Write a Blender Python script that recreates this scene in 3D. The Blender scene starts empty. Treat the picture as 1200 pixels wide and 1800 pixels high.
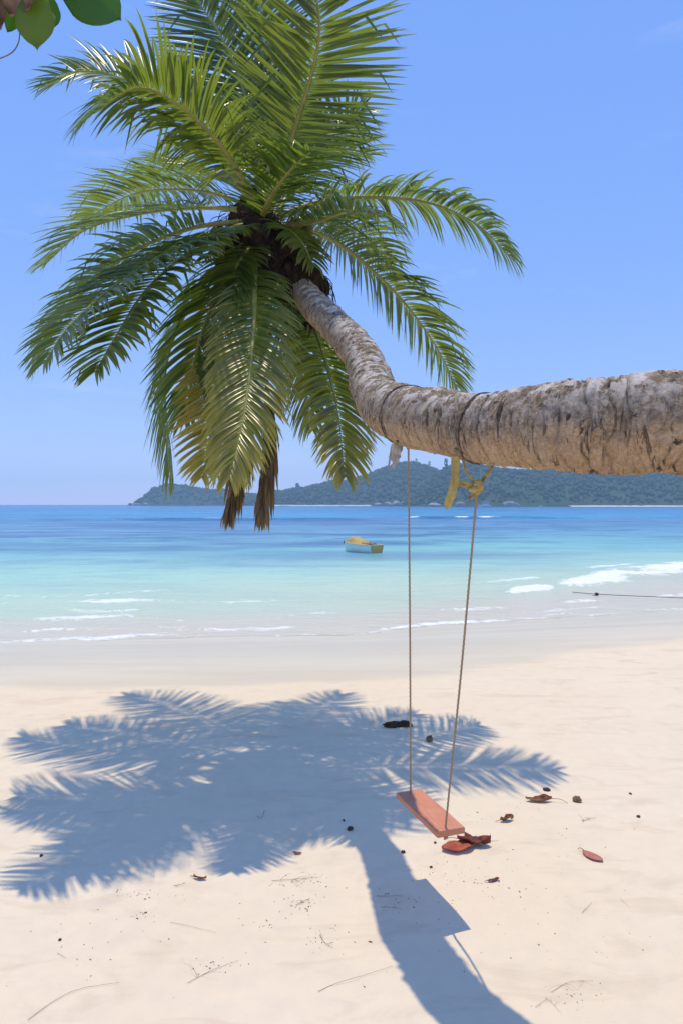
import bpy, math, random
import numpy as np
from mathutils import Vector

R = math.radians
random.seed(7)
rng = np.random.default_rng(11)
scene = bpy.context.scene

# ------------------------------------------------------------------ camera
EYE = 2.0           # eye height above the dry sand
cam_d = bpy.data.cameras.new('camera')
cam = bpy.data.objects.new('camera', cam_d)
scene.collection.objects.link(cam)
cam.location = (0, 0, EYE)
cam.rotation_euler = (R(90), 0, 0)
cam_d.sensor_fit = 'VERTICAL'
cam_d.sensor_height = 36.0
cam_d.lens = 24.0
cam_d.shift_y = -14.0 / 1800.0
cam_d.clip_start = 0.05
cam_d.clip_end = 20000
scene.camera = cam

# ------------------------------------------------------------------ sky, sun, exposure
SUN = Vector((-0.033, 0.18, 1.0)).normalized()       # towards the sun
elev = math.asin(SUN.z)
azim = math.atan2(SUN.x, SUN.y)
world = bpy.data.worlds.new('World')
scene.world = world
world.use_nodes = True
wt = world.node_tree
wt.nodes.clear()
w_out = wt.nodes.new('ShaderNodeOutputWorld')
w_bg = wt.nodes.new('ShaderNodeBackground')
sky = wt.nodes.new('ShaderNodeTexSky')
sky.sky_type = 'NISHITA'
sky.sun_disc = False
sky.sun_elevation = elev
sky.sun_rotation = azim
sky.altitude = 0
sky.air_density = 1.0
sky.dust_density = 0.0
sky.ozone_density = 1.0
w_bg.inputs['Strength'].default_value = 0.10
# faint wisps of cirrus
tc = wt.nodes.new('ShaderNodeTexCoord')
mp = wt.nodes.new('ShaderNodeMapping')
mp.inputs['Scale'].default_value = (2.2, 2.2, 9.0)
mp.inputs['Location'].default_value = (0.35, 0.1, 0.2)
cn = wt.nodes.new('ShaderNodeTexNoise')
cn.inputs['Scale'].default_value = 1.6
cn.inputs['Detail'].default_value = 7
cn.inputs['Roughness'].default_value = 0.62
cn.inputs['Distortion'].default_value = 0.5
cr = wt.nodes.new('ShaderNodeValToRGB')
cr.color_ramp.elements[0].position = 0.59
cr.color_ramp.elements[0].color = (0, 0, 0, 1)
cr.color_ramp.elements[1].position = 0.85
cr.color_ramp.elements[1].color = (0.26, 0.26, 0.26, 1)
cmx = wt.nodes.new('ShaderNodeMixRGB')
cmx.inputs[2].default_value = (8.5, 9.0, 10.2, 1)
wt.links.new(tc.outputs['Generated'], mp.inputs[0])
wt.links.new(mp.outputs[0], cn.inputs['Vector'])
wt.links.new(cn.outputs[0], cr.inputs[0])
wt.links.new(cr.outputs[0], cmx.inputs[0])
# even tone curve over the whole sky: value ** power * gain for each channel
sep = wt.nodes.new('ShaderNodeSeparateColor')
com = wt.nodes.new('ShaderNodeCombineColor')
wt.links.new(sky.outputs[0], sep.inputs[0])
for ch_, (pw, gn) in enumerate(((0.70, 1.56), (0.50, 2.56), (0.20, 7.2))):
    m1 = wt.nodes.new('ShaderNodeMath')
    m1.operation = 'POWER'
    m1.inputs[1].default_value = pw
    m2 = wt.nodes.new('ShaderNodeMath')
    m2.operation = 'MULTIPLY'
    m2.inputs[1].default_value = gn
    wt.links.new(sep.outputs[ch_], m1.inputs[0])
    wt.links.new(m1.outputs[0], m2.inputs[0])
    wt.links.new(m2.outputs[0], com.inputs[ch_])
wt.links.new(com.outputs[0], cmx.inputs[1])
wt.links.new(cmx.outputs[0], w_bg.inputs['Color'])
wt.links.new(w_bg.outputs[0], w_out.inputs['Surface'])

sun_d = bpy.data.lights.new('sun', 'SUN')
sun_d.energy = 3.1
sun_d.angle = R(0.55)
sun_d.color = (1.0, 0.87, 0.66)
sun = bpy.data.objects.new('sun', sun_d)
scene.collection.objects.link(sun)
sun.rotation_euler = SUN.to_track_quat('Z', 'Y').to_euler()
sun.location = (0, 0, 40)

scene.view_settings.view_transform = 'Standard'
scene.view_settings.look = 'None'
scene.view_settings.exposure = 0.0
scene.view_settings.gamma = 1.0
scene.view_settings.use_curve_mapping = False
scene.cycles.max_bounces = 8
scene.cycles.transparent_max_bounces = 12
scene.cycles.volume_bounces = 1

COL = scene.collection
F = 1200.0


def P(px, py, Y):
    """point of the place seen in direction (px, py), Y metres ahead of the viewpoint"""
    return np.array([(px - 600.0) / F * Y, Y, EYE - (py - 886.0) / F * Y])


# ------------------------------------------------------------------ helpers
def tag(o, label, cat, group=None):
    o['label'] = label
    o['category'] = cat
    if group:
        o['group'] = group
    return o


def empty(name, loc=(0, 0, 0)):
    o = bpy.data.objects.new(name, None)
    o.location = loc
    o.empty_display_size = 0.1
    COL.objects.link(o)
    return o


def mk(name, v, f, mat, parent=None, attrs=None, smooth=True, loc=None):
    """mesh object from world-space vertices; origin at loc (default: parent's origin or 0)"""
    v = np.asarray(v, dtype=np.float64).reshape(-1, 3)
    org = np.zeros(3)
    if parent is not None:
        p = parent
        while p is not None:
            org = org + np.array(p.location)
            p = p.parent
    lc = np.zeros(3)
    if loc is not None:
        lc = np.asarray(loc, float) - org
    me = bpy.data.meshes.new(name)
    vv = (v - org - lc)
    if isinstance(f, np.ndarray):
        n = f.shape[1]
        me.vertices.add(len(vv))
        me.vertices.foreach_set('co', vv.astype(np.float32).ravel())
        me.loops.add(f.size)
        me.loops.foreach_set('vertex_index', f.astype(np.int32).ravel())
        me.polygons.add(len(f))
        me.polygons.foreach_set('loop_start', np.arange(0, f.size, n, dtype=np.int32))
        me.update(calc_edges=True)
    else:
        me.from_pydata(vv.tolist(), [], f)
        me.update()
    if smooth:
        me.polygons.foreach_set('use_smooth', np.ones(len(me.polygons), dtype=bool))
    if attrs:
        for k, a in attrs.items():
            a = np.asarray(a, dtype=np.float32)
            if a.ndim == 1:
                at = me.attributes.new(k, 'FLOAT', 'POINT')
                at.data.foreach_set('value', a)
            else:
                at = me.attributes.new(k, 'FLOAT_VECTOR', 'POINT')
                at.data.foreach_set('vector', a.ravel())
    if mat is not None:
        me.materials.append(mat)
    o = bpy.data.objects.new(name, me)
    o.location = lc
    COL.objects.link(o)
    if parent is not None:
        o.parent = parent
    return o


def grid_faces(nr, nc, wrap=False):
    i = np.arange(nr - 1)[:, None]
    j = np.arange(nc if wrap else nc - 1)[None, :]
    j2 = (j + 1) % nc
    a = i * nc + j
    b = i * nc + j2
    c = (i + 1) * nc + j2
    d = (i + 1) * nc + j
    return np.stack([a, b, c, d], -1).reshape(-1, 4)


def h3(ix, iy, iz, seed):
    n = (ix.astype(np.int64) * 374761393 + iy.astype(np.int64) * 668265263 + iz.astype(np.int64) * 2147483647 + seed * 1274126177) & 0xffffffff
    n = ((n ^ (n >> 13)) * 1274126177) & 0xffffffff
    n = n ^ (n >> 16)
    return (n & 0xffffff) / float(0xffffff)


def vn(x, y, z, seed=0):
    """value noise, -1..1"""
    x, y, z = np.broadcast_arrays(np.asarray(x, float), np.asarray(y, float), np.asarray(z, float))
    ix, iy, iz = np.floor(x), np.floor(y), np.floor(z)
    fx, fy, fz = x - ix, y - iy, z - iz
    fx, fy, fz = [t * t * t * (t * (t * 6 - 15) + 10) for t in (fx, fy, fz)]
    ix, iy, iz = ix.astype(np.int64), iy.astype(np.int64), iz.astype(np.int64)
    r = 0
    for dx in (0, 1):
        for dy in (0, 1):
            for dz in (0, 1):
                w = (fx if dx else 1 - fx) * (fy if dy else 1 - fy) * (fz if dz else 1 - fz)
                r = r + w * h3(ix + dx, iy + dy, iz + dz, seed)
    return r * 2 - 1


def fbm(x, y, z=0.0, oct=4, seed=0, gain=0.5):
    a, s, t = 1.0, 0.0, 0.0
    f = 1.0
    for k in range(oct):
        s = s + a * vn(np.asarray(x) * f + 13.7 * k, np.asarray(y) * f - 7.1 * k, np.asarray(z) * f + 3.3 * k, seed + k)
        t += a
        a *= gain
        f *= 2.03
    return s / t


def sstep(a, b, x):
    t = np.clip((np.asarray(x, float) - a) / (b - a), 0, 1)
    return t * t * (3 - 2 * t)


def spline(pts, n):
    """Catmull-Rom through pts (any dimension), n samples at even arc length"""
    p = np.asarray(pts, float)
    p = np.vstack([2 * p[0] - p[1], p, 2 * p[-1] - p[-2]])
    out = []
    for i in range(1, len(p) - 2):
        t = np.linspace(0, 1, 40, endpoint=False)[:, None]
        a, b, c, d = p[i - 1], p[i], p[i + 1], p[i + 2]
        out.append(0.5 * ((2 * b) + (c - a) * t + (2 * a - 5 * b + 4 * c - d) * t ** 2 + (3 * b - a - 3 * c + d) * t ** 3))
    out.append(p[-2][None])
    q = np.vstack(out)
    s = np.concatenate([[0], np.cumsum(np.linalg.norm(np.diff(q[:, :3], axis=0), axis=1))])
    u = np.linspace(0, s[-1], n)
    return np.stack([np.interp(u, s, q[:, k]) for k in range(q.shape[1])], 1)


def norm(v):
    v = np.asarray(v, float)
    return v / np.maximum(np.linalg.norm(v, axis=-1, keepdims=True), 1e-9)


def tangents(c):
    return norm(np.gradient(c, axis=0))


def frames(c, up=(0, 0, 1)):
    t = tangents(c)
    u = np.zeros_like(c)
    v = np.asarray(up, float)
    if abs(np.dot(v, t[0])) > 0.95:
        v = np.array([1.0, 0.2, 0])
    for i in range(len(c)):
        v = v - t[i] * np.dot(v, t[i])
        v = v / np.linalg.norm(v)
        u[i] = v
    return t, u, np.cross(t, u)


def tube(c, r, seg=8, up=(0, 0, 1), flat=1.0, cap=True):
    c = np.asarray(c, float)
    r = np.broadcast_to(np.asarray(r, float), (len(c),))
    t, u, b = frames(c, up)
    th = np.linspace(0, 2 * np.pi, seg, endpoint=False)
    v = c[:, None] + r[:, None, None] * (np.cos(th)[None, :, None] * u[:, None] * flat + np.sin(th)[None, :, None] * b[:, None])
    v = v.reshape(-1, 3)
    f = grid_faces(len(c), seg, True)
    if cap:
        n = len(v)
        v = np.vstack([v, c[:1], c[-1:]])
        k = np.arange(seg)
        f1 = np.stack([np.full(seg, n), (k + 1) % seg, k, k], 1)
        L = (len(c) - 1) * seg
        f2 = np.stack([np.full(seg, n + 1), L + k, L + (k + 1) % seg, L + (k + 1) % seg], 1)
        f = [list(q) for q in f] + [list(q[:3]) for q in f1] + [list(q[:3]) for q in f2]
    return v, f


def join(parts):
    vs, fs, n = [], [], 0
    for v, f in parts:
        vs.append(np.asarray(v))
        fs += [[int(i) + n for i in q] for q in f]
        n += len(v)
    return np.vstack(vs), fs


_ico = {}


def ico(sub=2):
    if sub not in _ico:
        import bmesh
        bm = bmesh.new()
        bmesh.ops.create_icosphere(bm, subdivisions=sub, radius=1)
        _ico[sub] = (np.array([x.co[:] for x in bm.verts]), np.array([[q.index for q in fc.verts] for fc in bm.faces]))
        bm.free()
    return _ico[sub]


def lump(center, size, sub=2, rough=0.2, seed=0, freq=1.6, rot=0.0):
    v, f = ico(sub)
    d = 1 + rough * fbm(v[:, 0] * freq + seed * 3.1, v[:, 1] * freq, v[:, 2] * freq, 3, seed)
    w = v * d[:, None] * np.asarray(size)
    c, s = math.cos(rot), math.sin(rot)
    w = np.stack([w[:, 0] * c - w[:, 1] * s, w[:, 0] * s + w[:, 1] * c, w[:, 2]], 1)
    return w + np.asarray(center), f


def box(c, ex, ey, ez):
    """box from centre and three half-extent vectors"""
    c, ex, ey, ez = [np.asarray(q, float) for q in (c, ex, ey, ez)]
    v = [c + sx * ex + sy * ey + sz * ez for sx in (-1, 1) for sy in (-1, 1) for sz in (-1, 1)]
    return np.array(v), [[0, 1, 3, 2], [4, 6, 7, 5], [0, 4, 5, 1], [2, 3, 7, 6], [0, 2, 6, 4], [1, 5, 7, 3]]


# ------------------------------------------------------------------ materials
class NT:
    def __init__(s, name):
        s.m = bpy.data.materials.new(name)
        s.m.use_nodes = True
        s.t = s.m.node_tree
        s.t.nodes.clear()
        s.out = s.t.nodes.new('ShaderNodeOutputMaterial')

    def n(s, kind, **kw):
        nd = s.t.nodes.new(kind)
        for k, v in kw.items():
            if hasattr(nd, k):
                setattr(nd, k, v)
        return nd

    def set(s, sock, v):
        if isinstance(v, bpy.types.NodeSocket):
            s.t.links.new(v, sock)
        elif isinstance(v, (tuple, list)) and len(v) == 3 and sock.type == 'RGBA':
            sock.default_value = (*v, 1)
        else:
            sock.default_value = v

    def attr(s, name, kind='Fac'):
        return s.n('ShaderNodeAttribute', attribute_name=name).outputs[kind]

    def pos(s):
        return s.n('ShaderNodeNewGeometry').outputs['Position']

    def scale(s, vec, sc, loc=(0, 0, 0), rot=(0, 0, 0)):
        m = s.n('ShaderNodeMapping')
        s.set(m.inputs[0], vec)
        m.inputs['Scale'].default_value = sc
        m.inputs['Location'].default_value = loc
        m.inputs['Rotation'].default_value = rot
        return m.outputs[0]

    def noise(s, vec, scale, detail=4, rough=0.55, dist=0.0):
        nd = s.n('ShaderNodeTexNoise')
        s.set(nd.inputs['Vector'], vec)
        nd.inputs['Scale'].default_value = scale
        nd.inputs['Detail'].default_value = detail
        nd.inputs['Roughness'].default_value = rough
        nd.inputs['Distortion'].default_value = dist
        return nd.outputs[0]

    def ramp(s, fac, stops):
        r = s.n('ShaderNodeValToRGB')
        s.set(r.inputs[0], fac)
        e = r.color_ramp.elements
        while len(e) < len(stops):
            e.new(0.5)
        for q, (p, c) in zip(e, stops):
            q.position = p
            q.color = (*c, 1) if isinstance(c, (tuple, list)) else (c, c, c, 1)
        return r.outputs[0]

    def mix(s, fac, a, b, mode='MIX'):
        m = s.n('ShaderNodeMixRGB', blend_type=mode)
        s.set(m.inputs[0], fac)
        s.set(m.inputs[1], a)
        s.set(m.inputs[2], b)
        return m.outputs[0]

    def math(s, op, a, b=0.0, clamp=False):
        m = s.n('ShaderNodeMath', operation=op, use_clamp=clamp)
        s.set(m.inputs[0], a)
        s.set(m.inputs[1], b)
        return m.outputs[0]

    def bump(s, h, strength=0.3, dist=0.01, normal=None):
        b = s.n('ShaderNodeBump')
        s.set(b.inputs['Height'], h)
        b.inputs['Strength'].default_value = strength
        b.inputs['Distance'].default_value = dist
        if normal is not None:
            s.set(b.inputs['Normal'], normal)
        return b.outputs[0]

    def bsdf(s, color, rough=0.7, spec=0.3, normal=None, **kw):
        b = s.n('ShaderNodeBsdfPrincipled')
        s.set(b.inputs['Base Color'], color)
        s.set(b.inputs['Roughness'], rough)
        s.set(b.inputs['Specular IOR Level'], spec)
        if normal is not None:
            s.set(b.inputs['Normal'], normal)
        for k, v in kw.items():
            s.set(b.inputs[k.replace('_', ' ')], v)
        return b.outputs[0]

    def done(s, shader):
        s.t.links.new(shader, s.out.inputs['Surface'])
        return s.m


def simple_mat(name, c1, c2, scale=20.0, rough=0.7, spec=0.25, bump=0.3, bd=0.003, stretch=(1, 1, 1)):
    t = NT(name)
    p = t.scale(t.n('ShaderNodeTexCoord').outputs['Object'], stretch)
    n = t.noise(p, scale, 5, 0.6)
    col = t.mix(t.ramp(n, [(0.32, 0.0), (0.68, 1.0)]), c1, c2)
    return t.done(t.bsdf(col, rough, spec, t.bump(n, bump, bd)))


def mat_sand():
    t = NT('sand')
    pos = t.pos()
    wet = t.attr('wet')
    big = t.noise(pos, 0.7, 4, 0.55)
    mid = t.noise(pos, 9.0, 5, 0.6)
    grain = t.noise(pos, 420.0, 2, 0.7)
    speck = t.noise(pos, 150.0, 2, 0.5)
    dry = t.mix(t.ramp(big, [(0.3, 0.0), (0.7, 1.0)]), (0.81, 0.675, 0.47), (0.835, 0.715, 0.52))
    dry = t.mix(t.math('MULTIPLY', t.ramp(mid, [(0.4, 0.0), (0.75, 1.0)]), 0.28), dry, (0.66, 0.55, 0.44))
    dry = t.mix(t.ramp(grain, [(0.3, 0.10), (0.7, 0.0)]), dry, (0.45, 0.37, 0.30))
    dry = t.mix(t.math('MULTIPLY', t.ramp(speck, [(0.70, 0.0), (0.76, 1.0)]), 0.35), dry, (0.30, 0.22, 0.16))
    stain = t.noise(t.scale(pos, (1.6, 4.5, 1), rot=(0, 0, R(-8))), 1.0, 6, 0.65, 0.8)
    dry = t.mix(t.math('MULTIPLY', t.ramp(stain, [(0.53, 0.0), (0.66, 1.0)]), 0.30), dry, (0.56, 0.43, 0.29))
    streak = t.noise(t.scale(pos, (0.22, 1.6, 1), rot=(0, 0, R(-14))), 1.0, 5, 0.6, 0.6)
    wcol = t.mix(t.ramp(streak, [(0.35, 0.0), (0.68, 1.0)]), (0.72, 0.645, 0.46), (0.635, 0.55, 0.385))
    we = t.ramp(t.math('ADD', wet, t.math('MULTIPLY', t.math('SUBTRACT', streak, 0.5), 0.18)), [(0.0, 0.0), (0.07, 0.7), (0.5, 1.0)])
    col = t.mix(we, dry, wcol)
    rough = t.ramp(we, [(0.0, 0.95), (0.5, 0.55), (1.0, 0.32)])
    h = t.math('ADD', t.math('MULTIPLY', mid, 0.6), t.math('MULTIPLY', grain, 0.12))
    dryf = t.math('SUBTRACT', 1.0, we, True)
    nrm = t.bump(t.math('MULTIPLY', h, dryf), 0.35, 0.012)
    return t.done(t.bsdf(col, rough, t.math('MULTIPLY', we, 0.12), nrm))


def mat_sea():
    t = NT('sea_water')
    pos = t.pos()
    col = t.attr('wcol', 'Color')
    depth = t.attr('depth')
    foam = t.attr('foam')
    offs = t.attr('offs')
    n1 = t.noise(t.scale(pos, (0.55, 1.7, 1), rot=(0, 0, R(8))), 1.0, 5, 0.6, 0.4)
    n2 = t.noise(t.scale(pos, (0.05, 0.16, 1)), 1.0, 6, 0.62, 0.3)
    n3 = t.noise(t.scale(pos, (2.6, 6.0, 1)), 1.0, 4, 0.6, 0.3)
    dp = t.ramp(depth, [(0.15, 0.0), (1.0, 1.0)])
    c = t.mix(t.math('MULTIPLY', t.ramp(n2, [(0.36, 0.30), (0.52, 0.0)]), dp), col, (0.07, 0.20, 0.36))
    c = t.mix(t.math('MULTIPLY', t.ramp(n1, [(0.50, 0.0), (0.68, 0.26)]), dp), c, (0.10, 0.25, 0.42))
    n4 = t.noise(t.scale(pos, (0.16, 0.30, 1), rot=(0, 0, R(5))), 1.0, 6, 0.65, 0.5)
    n5 = t.noise(t.scale(pos, (0.03, 0.055, 1), loc=(4, 2, 0)), 1.0, 6, 0.65, 0.5)
    dp2 = t.ramp(t.math('DIVIDE', offs, 100.0), [(0.12, 0.0), (0.40, 1.0)])
    c = t.mix(t.math('MULTIPLY', t.ramp(n4, [(0.50, 0.0), (0.60, 0.75)]), dp2), c, (0.045, 0.15, 0.30))
    c = t.mix(t.math('MULTIPLY', t.ramp(n5, [(0.50, 0.0), (0.58, 0.70)]), dp2), c, (0.060, 0.15, 0.32))
    c = t.mix(t.math('MULTIPLY', t.ramp(n4, [(0.34, 0.30), (0.47, 0.0)]), dp2), c, (0.24, 0.40, 0.50))
    # foam flecks
    fn = t.noise(t.scale(pos, (1.0, 1.5, 1)), 2.2, 9, 0.76, 1.2)
    fm = t.ramp(t.math('ADD', foam, t.math('MULTIPLY', t.math('SUBTRACT', fn, 0.5), 1.9)), [(0.46, 0.0), (0.56, 0.55), (0.68, 1.0)])
    c = t.mix(fm, c, (0.84, 0.86, 0.84))
    alpha = t.math('MAXIMUM', t.ramp(depth, [(0.0, 0.0), (0.004, 0.9), (0.012, 1.0)]), fm)
    hh = t.math('ADD', t.math('MULTIPLY', n1, 1.0), t.math('MULTIPLY', n3, 0.35))
    nrm = t.bump(hh, 0.7, 0.16)
    rough = t.mix(fm, (0.22, 0.22, 0.22), (0.9, 0.9, 0.9))
    sp = t.math('MULTIPLY', t.math('SUBTRACT', 1.0, fm), 0.07)
    b = t.bsdf(c, rough, sp, nrm, Alpha=alpha, IOR=1.33)
    return t.done(b)


def mat_leaf(name, dark, light, trans, yellow=(0.42, 0.33, 0.05), tw=0.40, gloss=0.31):
    """leaf blade: tone (per leaflet), along (base to tip), age (yellowing)"""
    t = NT(name)
    tone = t.attr('tone')
    along = t.attr('along')
    age = t.attr('age')
    pn = t.noise(t.pos(), 9.0, 3, 0.6)
    col = t.mix(tone, dark, light)
    yf = t.math('MULTIPLY', t.ramp(t.math('ADD', age, t.math('MULTIPLY', t.math('SUBTRACT', pn, 0.5), 0.5)), [(0.35, 0.0), (1.0, 1.0)]), 0.95)
    col = t.mix(yf, col, yellow)
    tip = t.math('MULTIPLY', t.ramp(along, [(0.86, 0.0), (1.0, 0.75)]), tone)
    col = t.mix(tip, col, (0.30, 0.22, 0.10))
    b = t.bsdf(col, gloss, 0.65)
    tr = t.n('ShaderNodeBsdfTranslucent')
    t.set(tr.inputs[0], t.mix(yf, trans, (0.62, 0.48, 0.06)))
    mx = t.n('ShaderNodeMixShader')
    mx.inputs[0].default_value = tw
    t.t.links.new(b, mx.inputs[1])
    t.t.links.new(tr.outputs[0], mx.inputs[2])
    return t.done(mx.outputs[0])


def mat_bark():
    t = NT('palm_bark')
    q = t.attr('bark', 'Vector')
    up = t.attr('upness')
    ring = t.attr('ring')
    young = t.attr('young')
    crack = t.noise(t.scale(q, (52, 6, 6)), 1.0, 8, 0.70, 0.9)
    gran = t.noise(t.scale(q, (60, 34, 34)), 1.0, 7, 0.72, 0.4)
    mot = t.noise(t.scale(q, (17, 11, 11), loc=(2, 5, 1)), 1.0, 9, 0.74, 0.6)
    big = t.noise(t.scale(q, (4.5, 4, 4)), 1.0, 5, 0.6, 0.4)
    fine = t.noise(q, 120.0, 6, 0.75)
    blot = t.noise(t.scale(q, (13, 8, 8), loc=(3, 1, 7)), 1.0, 8, 0.7, 0.5)
    tan = t.mix(t.ramp(big, [(0.40, 0.0), (0.60, 1.0)]), (0.72, 0.50, 0.30), (0.61, 0.42, 0.255))
    tan = t.mix(t.ramp(fine, [(0.40, 0.45), (0.60, 0.0)]), tan, (0.20, 0.135, 0.09))
    grey = t.mix(t.ramp(fine, [(0.40, 0.0), (0.60, 1.0)]), (0.31, 0.225, 0.15), (0.60, 0.49, 0.35))
    # weathered side and crest, cleaner bark below
    side = t.ramp(t.math('ADD', t.math('MULTIPLY', up, 0.6), t.math('MULTIPLY', t.math('SUBTRACT', big, 0.5), 1.6)), [(-0.0, 0.0), (0.02, 0.10), (0.30, 1.0)])
    sidew = t.ramp(t.math('ADD', t.math('MULTIPLY', t.math('ADD', up, 1.0), 0.5), t.math('MULTIPLY', t.math('SUBTRACT', big, 0.5), 0.7)), [(0.28, 0.04), (0.55, 0.85), (0.8, 1.0), (0.97, 0.7)])
    c = t.mix(sidew, tan, grey)
    c = t.mix(t.math('MULTIPLY', t.ramp(gran, [(0.46, 0.0), (0.58, 1.0)]), t.ramp(sidew, [(0.0, 0.22), (1.0, 0.62)])), c, (0.155, 0.11, 0.075))
    c = t.mix(t.math('MULTIPLY', t.ramp(gran, [(0.34, 1.0), (0.43, 0.0)]), 0.55), c, (0.62, 0.51, 0.38))
    mf = t.math('MULTIPLY', t.ramp(mot, [(0.49, 0.0), (0.565, 1.0)]), sidew)
    c = t.mix(t.math('MULTIPLY', mf, 0.55), c, (0.10, 0.070, 0.048))
    cf = t.ramp(crack, [(0.55, 0.0), (0.60, 1.0)])
    c = t.mix(t.math('MULTIPLY', cf, 0.80), c, (0.055, 0.038, 0.028))
    c = t.mix(t.ramp(blot, [(0.62, 0.0), (0.655, 0.9)]), c, (0.030, 0.024, 0.020))
    lich_glare = t.noise(t.scale(q, (15, 10, 10), loc=(9, 4, 2)), 1.0, 9, 0.75)
    lf = t.math('MULTIPLY', t.ramp(lich_glare, [(0.485, 0.0), (0.55, 1.0)]), t.ramp(t.math('MULTIPLY', t.math('ADD', up, 1.0), 0.5), [(0.45, 0.08), (0.70, 0.35), (0.88, 1.0)]))
    c = t.mix(lf, c, (0.80, 0.72, 0.61))  # pale lichen, whitened along the crest to paint in its blown-out sunlit top
    c = t.mix(t.math('MULTIPLY', ring, 0.9), c, (0.045, 0.032, 0.024))
    smooth_c = t.mix(t.ramp(crack, [(0.40, 0.0), (0.62, 1.0)]), (0.52, 0.38, 0.28), (0.22, 0.16, 0.12))
    c = t.mix(t.math('MULTIPLY', young, 0.75), c, smooth_c)
    h = t.math('ADD', t.math('MULTIPLY', crack, -1.0), t.math('ADD', t.math('MULTIPLY', gran, -0.6), t.math('MULTIPLY', mot, -0.6)))
    return t.done(t.bsdf(c, 0.93, 0.10, t.bump(h, 1.0, 0.018)))


M = {}
M['sand'] = mat_sand()
M['sea'] = mat_sea()
M['bark'] = mat_bark()
M['leaf'] = mat_leaf('palm_leaf', (0.026, 0.050, 0.009), (0.118, 0.160, 0.022), (0.34, 0.46, 0.04))
M['leaf_dead'] = mat_leaf('dead_palm_leaf', (0.11, 0.07, 0.04), (0.30, 0.20, 0.10), (0.24, 0.14, 0.05), (0.26, 0.17, 0.08), 0.2, 0.8)
M['rachis'] = simple_mat('frond_rib', (0.20, 0.22, 0.045), (0.34, 0.31, 0.08), 14, 0.5, 0.4, 0.2)
M['rachis_dead'] = simple_mat('dead_frond_rib', (0.12, 0.08, 0.05), (0.2, 0.14, 0.09), 14, 0.8, 0.2, 0.3)
M['fibre'] = simple_mat('palm_fibre', (0.012, 0.008, 0.006), (0.065, 0.042, 0.026), 30, 0.95, 0.05, 0.9, 0.01, (1, 1, 0.25))
M['coconut'] = simple_mat('coconut_husk', (0.11, 0.10, 0.035), (0.20, 0.15, 0.065), 12, 0.55, 0.35, 0.2)
M['calyx'] = simple_mat('coconut_calyx', (0.10, 0.07, 0.04), (0.2, 0.14, 0.08), 30, 0.85, 0.1, 0.4)
t_ = NT('red_painted_board')
p_ = t_.scale(t_.scale(t_.n('ShaderNodeTexCoord').outputs['Object'], (1, 1, 1), rot=(0, 0, R(70))), (5, 95, 95))
g_ = t_.noise(p_, 1.0, 6, 0.65, 0.4)
b_ = t_.noise(t_.n('ShaderNodeTexCoord').outputs['Object'], 13.0, 6, 0.65)
w_ = t_.noise(t_.n('ShaderNodeTexCoord').outputs['Object'], 42.0, 7, 0.7, 0.6)
c_ = t_.mix(t_.ramp(g_, [(0.36, 0.0), (0.64, 1.0)]), (0.57, 0.205, 0.105), (0.69, 0.29, 0.155))
c_ = t_.mix(t_.ramp(b_, [(0.42, 0.0), (0.66, 0.35)]), c_, (0.66, 0.35, 0.25))
c_ = t_.mix(t_.ramp(w_, [(0.655, 0.0), (0.69, 0.8)]), c_, (0.34, 0.22, 0.14))
M['seat'] = t_.done(t_.bsdf(c_, 0.62, 0.25, t_.bump(g_, 0.35, 0.002)))
M['rope'] = simple_mat('hemp_rope', (0.30, 0.215, 0.13), (0.44, 0.33, 0.21), 160, 0.9, 0.1, 0.7, 0.002)
M['strap'] = simple_mat('yellow_webbing', (0.42, 0.31, 0.09), (0.54, 0.43, 0.17), 55, 0.85, 0.15, 0.5, 0.003)
M['strap_white'] = simple_mat('frayed_white_webbing', (0.30, 0.28, 0.23), (0.70, 0.68, 0.62), 45, 0.9, 0.1, 0.5, 0.003, (1, 1, 0.15))

# ------------------------------------------------------------------ the beach
WATER = -0.5
_dx = [-3000, -40, -12, -3.7, -1.5, 0.0, 1.2, 2.2, 3.4, 5.0, 8, 12, 20, 40, 100, 3000]
_dy = [6.0, 6.0, 6.6, 7.3, 7.35, 7.5, 7.9, 8.5, 9.3, 10.0, 11.6, 13, 15.5, 20, 30, 30]
_sx = [-3000, -40, -12, -6.1, -3.2, 0.0, 2.3, 5.65, 7.8, 12, 20, 40, 100, 3000]
_sy = [10.5, 10.5, 11.5, 12.1, 12.6, 13.2, 14.0, 15.0, 15.8, 18.0, 22.0, 30, 50, 50]


def y_dry(x):
    return np.interp(x, _dx, _dy) + 0.12 * vn(np.asarray(x) * 0.8, 0.3, 0, 5) + 0.05 * vn(np.asarray(x) * 3.1, 0.3, 0, 6)


def y_shore(x):
    return np.interp(x, _sx, _sy) + 0.35 * vn(np.asarray(x) * 0.45, 2.3, 0, 8) + 0.12 * vn(np.asarray(x) * 1.6, 1.3, 0, 9)


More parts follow.
